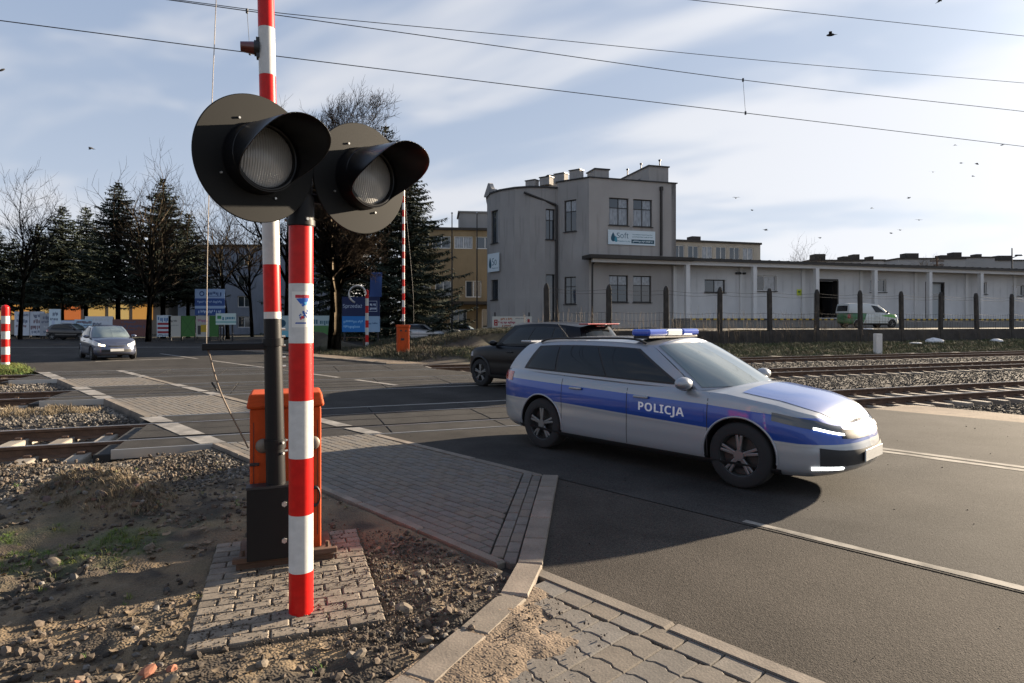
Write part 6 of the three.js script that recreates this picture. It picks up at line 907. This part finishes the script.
{ const Z = 52, o = thing('leaning_sign', 'small white and green sign on two legs right of the fence boards', 'sign', xAt(226, Z), Z, 0); obj('panel', box(1.7, 0.95, 0.05, 0, 1.9, 0), print(256, 144, (x, w, h) => { x.fillStyle = '#b9c9c4'; x.fillRect(0, 0, w, h); x.fillStyle = '#2d7f4a'; x.fillRect(20, 30, 50, 40); scribble(x, 84, 36, 150, 40, '#2f6f86', 4); x.fillStyle = '#2f8a8a'; x.fillRect(0, 104, w, 12); }), o); posts(o, [-0.5, 0.5], 1.9); }
[[22, 62, 1.6, 2.4, 'pale banner nearest the left striped post', '#c3cad2'], [37, 62, 1.5, 2.4, 'greyish banner second from the left striped post', '#c4cad4'], [47, 61, 1.3, 2.2, 'dull striped banner third from the left striped post', '#a3a8b0'], [55, 60, 1.2, 2.6, 'white and blue banner fourth from the left striped post', '#cfe0ea'], [67, 60, 2.9, 1.5, 'wide pale flag shaped banner left of the hatchback', '#bccae0'], [85, 60, 1.9, 1.6, 'small light blue banner above the hatchback bonnet left side', '#b4d2e4'], [99, 60, 2.9, 1.9, 'wide pale banner behind the hatchback roof', '#d0d8e2'], [132, 58, 3.6, 1.6, 'dark reddish banner right of the hatchback', '#6f4a44']].forEach(([px, Z, w, h, lab, c], i) => { const o = thing('street_banner', lab, 'banner', xAt(px, Z), Z, 0.5, (i % 3 - 1) * 0.08, 'banners along the street'); obj('panel', box(w, h, 0.05, 0, h / 2 - 0.2, 0), print(256, 160, (x, W, H) => { x.fillStyle = c; x.fillRect(0, 0, W, H); const r = rng(i + 40); for (let k = 0; k < 4; k++) scribble(x, 20 + r() * 60, 16 + k * 36, 80 + r() * 120, 14 + r() * 14, ['#3a4a68', '#5b3038', '#46506a', '#c8ccd0'][Math.floor(r() * 4)], i * 7 + k); }), o); posts(o, [-w / 2 + 0.05, w / 2 - 0.05], h + 0.2, -0.5); });
{ const Z = 40.5, o = thing('blue_billboard', 'dark and light blue billboard right of the bare tree trunk', 'billboard', xAt(361, Z), Z, 0, 0.0); obj('panel', box(2.45, 2.3, 0.08, 0, 2.15, 0), print(512, 480, (x, w, h) => { x.fillStyle = '#10224e'; x.fillRect(0, 0, w, h); x.fillStyle = '#1f6fb8'; x.fillRect(0, 265, 310, 215); x.fillStyle = '#8aa9c6'; x.fillRect(310, 265, 202, 215); x.fillStyle = '#b9c6d8'; x.font = '66px sans-serif'; x.fillText('Sprzedaż', 8, 150); x.strokeStyle = '#b9c6d8'; x.lineWidth = 5; x.strokeRect(335, 60, 140, 140); x.fillStyle = '#10224e'; x.fillRect(300, 55, 40, 150); scribble(x, 350, 85, 110, 34, '#b9c6d8', 3); scribble(x, 350, 140, 110, 34, '#b9c6d8', 4); scribble(x, 20, 320, 260, 34, '#7fb2dc', 5); scribble(x, 20, 390, 220, 34, '#7fb2dc', 6); scribble(x, 340, 350, 140, 22, '#3d5f86', 7); }), o); posts(o, [-1.1, 1.1], 2.2); obj('flag', (() => { const g = new THREE.PlaneGeometry(0.8, 1.6, 6, 8); const p = g.attributes.position; for (let i = 0; i < p.count; i++) p.setZ(i, Math.sin(p.getX(i) * 6 + p.getY(i) * 2) * 0.12); g.computeVertexNormals(); g.translate(0.95, 4.1, -0.1); return g; })(), MS([0.03, 0.07, 0.22], 0.8, { side: THREE.DoubleSide }), o); }
{ const Z = 44, o = thing('green_billboard', 'pale billboard with a green field between mast and bare tree', 'billboard', xAt(306, Z), Z, 0); obj('panel', box(4.2, 1.5, 0.08, 0, 1.35, 0), print(512, 192, (x, w, h) => { x.fillStyle = '#9fb3b5'; x.fillRect(0, 0, w, h); x.fillStyle = '#4d7a46'; x.fillRect(120, 90, w, 102); x.fillStyle = '#20495c'; x.beginPath(); x.arc(50, 70, 34, 0, 7); x.fill(); scribble(x, 250, 36, 230, 40, '#35606e', 8); x.fillStyle = '#6fb0c0'; x.fillRect(0, 140, 130, 52); }), o); posts(o, [-1.9, 1.9], 1.4); obj('bench_rail', [box(1.8, 0.06, 0.3, 3.4, 0.55, 0), box(0.06, 0.55, 0.3, 2.7, 0.27, 0), box(0.06, 0.55, 0.3, 4.1, 0.27, 0)], mat.rust, o); }
{ const o = thing('red_notice', 'white notice board with red lettering below the rounded tower', 'sign', xAt(512, 40), 40, groundH(0, 40), 0.0); obj('panel', box(2.55, 0.78, 0.06, 0, hAt(322.5, 40) - groundH(0, 40), 0), print(512, 160, (x, w, h) => { x.fillStyle = '#bdbab0'; x.fillRect(0, 0, w, h); x.fillStyle = '#8f1d22'; x.fillRect(24, 42, 46, 80); x.fillRect(456, 36, 30, 70); x.fillStyle = '#bdbab0'; x.fillRect(38, 56, 18, 14); x.fillRect(38, 92, 18, 14); scribble(x, 110, 18, 150, 28, '#a05a30', 2); scribble(x, 80, 62, 210, 30, '#8a2a40', 3); scribble(x, 130, 106, 110, 26, '#8f4a28', 4); scribble(x, 300, 22, 110, 12, '#666666', 5); }), o); posts(o, [-1.1, 1.1], 1.3, -0.2); }
for (const [px, lab] of [[452, 'thin flagpole nearest the dark spruce'], [477, 'thin flagpole beside the rounded tower']]) { const Z = 52, o = thing('flagpole', lab, 'pole', xAt(px, Z), Z, 0, 0, 'flagpoles'); obj('shaft', cyl(0.07, 0.04, hAt(213, Z), 0, 0, 0, 8), mat.darkMetal, o); obj('finial', new THREE.SphereGeometry(0.08, 10, 8).translate(0, hAt(213, Z), 0), mat.zinc, o); }
{ const Z = 74, o = thing('utility_pole', 'wooden utility pole with crossarms above the warehouse roof', 'pole', xAt(937, Z), Z, 0); obj('shaft', cyl(0.14, 0.1, hAt(257, Z), 0, 0, 0, 8), mat.rust, o); obj('crossarm', [box(1.6, 0.12, 0.12, 0, hAt(261, Z), 0), box(1.2, 0.12, 0.12, 0.2, hAt(265, Z), 0)], mat.rust, o); }
{ const Z = 70, o = thing('street_lamp', 'tall street lamp above the warehouse at the right edge', 'street lamp', xAt(1012, Z), Z, 0); obj('shaft', cyl(0.1, 0.06, hAt(248, Z), 0, 0, 0, 8), mat.darkMetal, o); obj('lamp_arm', bar(P3(0, hAt(258, Z), 0), P3(0.7, hAt(255.5, Z), 0), 0.05), mat.darkMetal, o); obj('luminaire', rbox(0.7, 0.16, 0.3, 0.05, 0.75, hAt(255.3, Z), 0), mat.darkMetal, o); }
{ // parked cars by the yellow block and along the street
  hatch('light car parked below the dark spruce near the flagpole', xAt(441, 58), 58, 0.3, [0.4, 0.42, 0.42], false, 'parked cars');
  hatch('dark blue car parked before the yellowish block', xAt(462, 60), 60, 0.2, [0.03, 0.05, 0.10], false, 'parked cars');
  hatch('white car parked behind the far barrier machine', xAt(422, 52), 52, 0.15, [0.5, 0.5, 0.5], false, 'parked cars');
  hatch('black car parked under the left spruces behind the flag shaped banner', xAt(72, 57), 57, 0.05, [0.01, 0.01, 0.012], false, 'parked cars');
}
{ // heap of earth and kerb remnants at the far side of the road
  const g = sheet([[-17, 37.5], [-8, 37.5], [-8, 42], [-17, 42]], 0, 60, 30, (X, Z) => { const q = Math.hypot((X + 12.8) / 3.6, (Z - 39.8) / 1.6); return -0.06 + 0.95 * Math.exp(-q * q * 2.2) * (0.75 + 0.5 * fbm(X * 1.3, Z * 1.3, 3, 0, 15)) * sstep(1.05, 0.8, q); }); const o = struct('earth_heap', g, mat.ground.clone()); o.material.vertexColors = false; }
// ------------------------------------------------------------------ overhead line
function wirePts(list) { const pts = list.map(([px, py, e]) => { const q = (px - 512) / 620, Z = e / (0.94 - 0.3405 * q); return V3(q * Z, hAt(py, Z), Z); }); const a = pts[0].clone().sub(pts[1]).normalize(), b = pts[pts.length - 1].clone().sub(pts[pts.length - 2]).normalize(); return [pts[0].clone().addScaledVector(a, 25), ...pts, pts[pts.length - 1].clone().addScaledVector(b, 45)]; }
function wireThing(label, list, r) { const pts = wirePts(list); const o = new THREE.Group(); o.name = numbered('overhead_wire'); scene.add(o); tag(o, label, 'wire', 'overhead wires'); obj('conductor', new THREE.TubeGeometry(new THREE.CatmullRomCurve3(pts), 160, r, 6), mat.wire, o); return o; }
const cw = wireThing('lowest overhead wire, the contact wire crossing the whole sky', [[0, 20.5, 10.7], [256, 53.5, 10.7], [512, 85, 10.7], [745, 113, 10.7], [1024, 146.5, 10.7]], 0.0075);
const mw = wireThing('middle overhead wire carrying the short droppers', [[170, 0, 10.7], [248, 11, 10.7], [512, 48, 10.7], [743, 80, 10.7], [1024, 111.5, 10.7]], 0.0075);
wireThing('overhead wire just above the middle one, meeting it at left', [[190, 1.5, 10.9], [275, 12.5, 10.9], [512, 35.5, 10.9], [768, 61, 10.9], [1024, 83, 10.9]], 0.0065);
wireThing('highest overhead wire at the top right of the sky', [[600, -11, 9.3], [692, 0, 9.3], [860, 18.5, 9.3], [1024, 36, 9.3]], 0.0065);
for (const [x0, y0, x1, y1] of [[743, 80, 745.5, 113], [247, 11, 250, 52.8]]) { const f = (px, py) => { const q = (px - 512) / 620, Z = 10.7 / (0.94 - 0.3405 * q); return V3(q * Z, hAt(py, Z), Z); }; const a = f(x0, y0), b = f(x1, y1); const d = obj('dropper', [bar(a, b, 0.004, 5), rboxAt(a), rboxAt(b)], mat.wire, mw); }
function rboxAt(p) { return new THREE.BoxGeometry(0.03, 0.07, 0.03).translate(p.x, p.y, p.z); }
// ------------------------------------------------------------------ birds
{
  const bird = (s, flap) => { const g = []; const b = new THREE.SphereGeometry(1, 10, 8); b.scale(0.16, 0.055, 0.055); g.push(b, new THREE.ConeGeometry(0.05, 0.16, 6).rotateZ(Math.PI / 2).scale(1, 0.4, 1).translate(-0.2, 0, 0)); for (const sd of [1, -1]) { const w = new THREE.BufferGeometry(); const y1 = 0.1 * flap, y2 = 0.06 * flap; w.setAttribute('position', new THREE.Float32BufferAttribute([0.07, 0.02, 0, -0.06, 0.02, 0, 0.05, y1, sd * 0.2, 0.05, y1, sd * 0.2, -0.06, 0.02, 0, -0.07, y1, sd * 0.2, 0.05, y1, sd * 0.2, -0.07, y1, sd * 0.2, -0.06, y2, sd * 0.42], 3)); w.computeVertexNormals(); g.push(w); } return mergeGeometries(g.map(norm)).scale(s, s, s); };
  const bm = MS([0.02, 0.02, 0.022], 0.8, { side: THREE.DoubleSide }), gs = [bird(1, 1), bird(1, -0.8), bird(1, 0.3)], r = rng(77);
  const B = [[830.5, 35, 26, 'black bird right of the top overhead wires, largest in the sky'], [91, 148, 40, 'lone dark bird in the blue sky left of the signal'], [2, 70, 34, 'bird at the left edge of the sky'], [940, 0.5, 36, 'bird at the top edge of the sky on the right']];
  B.forEach(([px, py, Z, lab], i) => { const o = obj('bird', gs[i % 3], bm); o.position.set(xAt(px, Z), hAt(py, Z), -Z); o.rotation.set(0.2, r() * 6, r() * 0.6); tag(o, lab, 'bird', 'birds in the sky'); });
  const L = [[736, 198], [752, 210], [765, 230], [766, 230], [872, 208], [919, 220], [909, 198], [891, 233], [900, 230], [933, 172], [955, 145], [961, 163], [977, 164], [973, 176], [1002, 145], [820, 238]];
  L.forEach(([px, py], i) => { const Z = 60 + r() * 25; const o = obj('bird', gs[i % 3], bm); o.position.set(xAt(px, Z), hAt(py, Z), -Z); o.rotation.set(0.2, r() * 6, r() * 0.8 - 0.4); tag(o, 'tiny dark bird in the bright sky over the warehouse', 'bird', 'tiny birds over the warehouse'); });
}
renderer.render(scene, camera);
